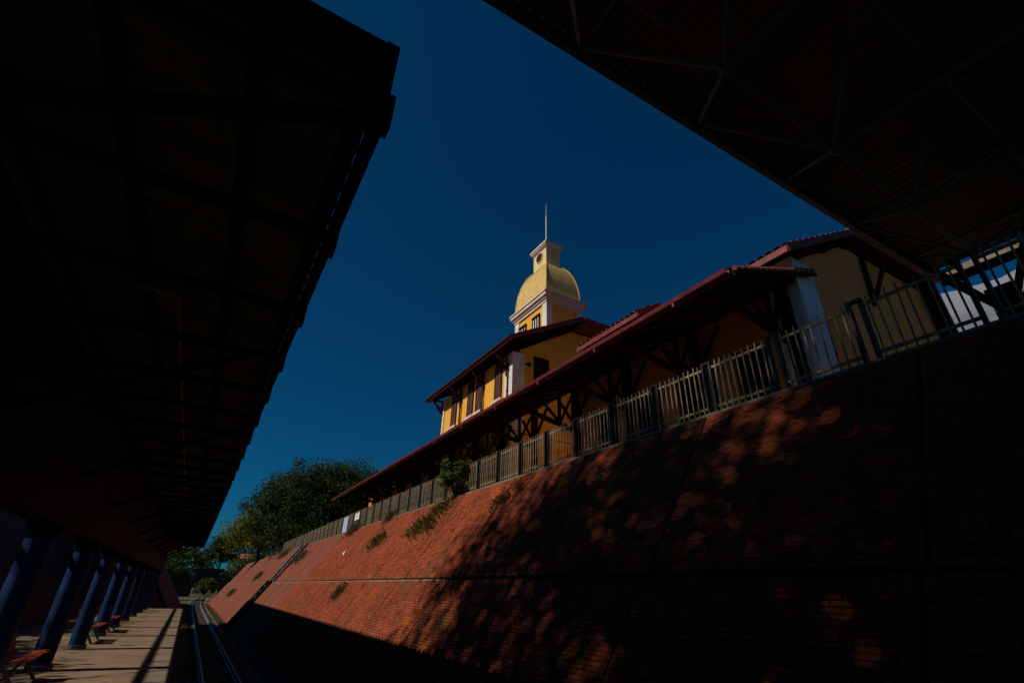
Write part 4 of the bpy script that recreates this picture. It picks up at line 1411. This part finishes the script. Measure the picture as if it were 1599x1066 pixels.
def house():
    t = thing('small_house', 'small house with red tiled roof and white posts beyond the brick slope', 'house', (11, 128, TOP))
    x0, x1, y0, y1 = 8.6, 14.6, 128, 134
    part('wall', MB().box(x0 + 0.2, x1, y0 + 1.5, y1, TOP, TOP + 1.9), 'house_wall', t)
    r = part('roof', MB().prism_x([(y0 - 0.4, TOP + 1.9), (y0 + 3, TOP + 3.1), (y1 + 0.4, TOP + 1.9), (y1 + 0.4, TOP + 1.8), (y0 + 3, TOP + 2.95), (y0 - 0.4, TOP + 1.8)], x0 - 0.4, x1 + 0.4), 'tile', t)
    for x in (x0 + 0.5, x0 + 1.9, x0 + 3.4, x0 + 4.9):
        part('post', MB().box(x - 0.09, x + 0.09, y0 - 0.05, y0 + 0.13, TOP, TOP + 1.85), 'white', t)
    for x in (x0 + 1.0, x0 + 3.6):
        part('window', MB().box(x, x + 0.9, y0 + 1.46, y0 + 1.495, TOP + 0.8, TOP + 1.6), 'dark_void', t)
    c = thing('white_car', 'tiny white car parked at the bridge end', 'car', (8.6, 148, 3.0))
    # body with bonnet and cabin, seen tiny over the bank
    bx = MB().prism_y([(-2.0, 0.3), (-2.0, 0.75), (-1.2, 0.85), (-0.7, 1.35), (0.9, 1.38), (1.5, 0.9), (2.0, 0.8), (2.0, 0.3)], -0.8, 0.8)
    bx.v = [(x + 8.9, y + 146.6, z + 2.75) for x, y, z in bx.v]
    part('body', bx, 'car_white', c)
    for dx in (-1.3, 1.3):
        for dy in (-0.78, 0.78):
            part('wheel', MB().tube((8.9 + dx, 146.6 + dy - 0.09, 3.05), (8.9 + dx, 146.6 + dy + 0.09, 3.05), 0.31, 14), 'tyre', c)
    part('window', MB().prism_y([(8.25, 3.62), (8.5, 4.05), (9.7, 4.08), (10.1, 3.65)], 145.78, 145.795), 'glass', c)
    part('parking_slab', MB().box(6.6, 11.2, 145.4, 148.5, 2.5, 2.74), 'concrete_dark', c)
    p = thing('pale_board', 'pale blue board fixed on the far part of the fence', 'board', (7.5, 33, TOP))
    part('panel', MB().box(7.49, 7.52, 32.5, 33.6, TOP + 0.08, TOP + 0.98), 'panel_blue', p)
    part('clip', MB().box(7.48, 7.56, 33.0, 33.08, TOP + 0.90, TOP + 0.95), 'steel_bar', p)
    p = thing('white_notice', 'small cream notice board on the fence right of the pale blue board', 'board', (7.5, 30.2, TOP))
    part('panel', MB().box(7.49, 7.52, 29.9, 30.9, TOP + 0.55, TOP + 0.95), 'white', p)
    part('clip', MB().box(7.48, 7.56, 30.3, 30.38, TOP + 0.88, TOP + 0.93), 'steel_bar', p)
    q = thing('paper_scrap', 'crumpled white scrap of paper caught on the sunlit brick slope', 'litter', (6.35, 27.2, MID + (6.35 - UPX) * TA))
    part('sheet', MB().add([(6.30, 27.1, 1.42), (6.37, 27.4, 1.50), (6.45, 27.3, 1.68), (6.36, 27.0, 1.62), (6.28, 27.2, 1.56)], [(0, 1, 4), (1, 2, 4), (2, 3, 4), (3, 0, 4)]), 'white', q)
    l = thing('globe_lamp', 'small white globe lamp on a post beyond the fence end', 'lamp', (8.6, 88, TOP))
    part('post', MB().tube((8.6, 88, TOP), (8.6, 88, TOP + 1.5), 0.05, 8), 'steel_dark', l)
    gl = MB()
    n = 10
    for a in range(6):
        k = len(gl.v)
        for q in (a, a + 1):
            th = math.pi * q / 6
            for i in range(n):
                gl.v.append((8.6 + 0.28 * math.sin(th) * math.cos(6.283 * i / n), 88 + 0.28 * math.sin(th) * math.sin(6.283 * i / n), TOP + 1.75 - 0.28 * math.cos(th)))
        gl.f += [(k + i, k + (i + 1) % n, k + n + (i + 1) % n, k + n + i) for i in range(n)]
    part('globe', gl, 'globe', l, smooth=True)


def cloud():
    """a bank of cumulus low in the east, built as one lumpy body"""
    g = np.random.default_rng(8)
    V, F = [], []
    az, D = math.radians(79.5), 2600
    c0 = Vector((math.sin(az) * D, math.cos(az) * D, 0))
    tan = Vector((math.cos(az), -math.sin(az), 0))
    n, m = 140, 70
    ph = g.uniform(0, 6.28, 40)
    k3 = [(f * d) for f in (2.2, 4.5, 9.0, 18.0) for d in g.normal(size=(6, 3))]
    amp = [0.15] * 6 + [0.085] * 6 + [0.05] * 6 + [0.026] * 6
    outw = Vector((math.sin(az), math.cos(az), 0))
    for a in range(m + 1):
        th = math.pi * a / m
        for b in range(n):
            p_ = 2 * math.pi * b / n
            q = np.array((math.sin(th) * math.cos(p_), math.sin(th) * math.sin(p_), math.cos(th)))
            rr = 1 + sum(am * abs(math.sin(float(kk @ q) + ph[i])) for i, (kk, am) in enumerate(zip(k3, amp))) * 0.5
            sc = (820 * rr, 330 * rr, (300 if q[2] > 0 else 200) * rr)
            V.append(tuple(c0 + tan * (q[0] * sc[0] + 120) + outw * (q[1] * sc[1]) + Vector((0, 0, 705 + q[2] * sc[2]))))
    for a in range(m):
        for b in range(n):
            F.append((a * n + b, a * n + (b + 1) % n, (a + 1) * n + (b + 1) % n, (a + 1) * n + b))
    o = bpy.data.objects.new('cloud', np_mesh('cloud', V, F, 'cloud', True))
    COL.objects.link(o)
    o['kind'] = 'structure'
    o['label'] = 'pale cloud bank low behind the railing at right'


ground()
track()
revetment()
left_revetments()
drain()
fence()
station()
left_canopy()
right_canopy()
benches()
bridge()
house()
trees()
shrub()
weeds()
cloud()
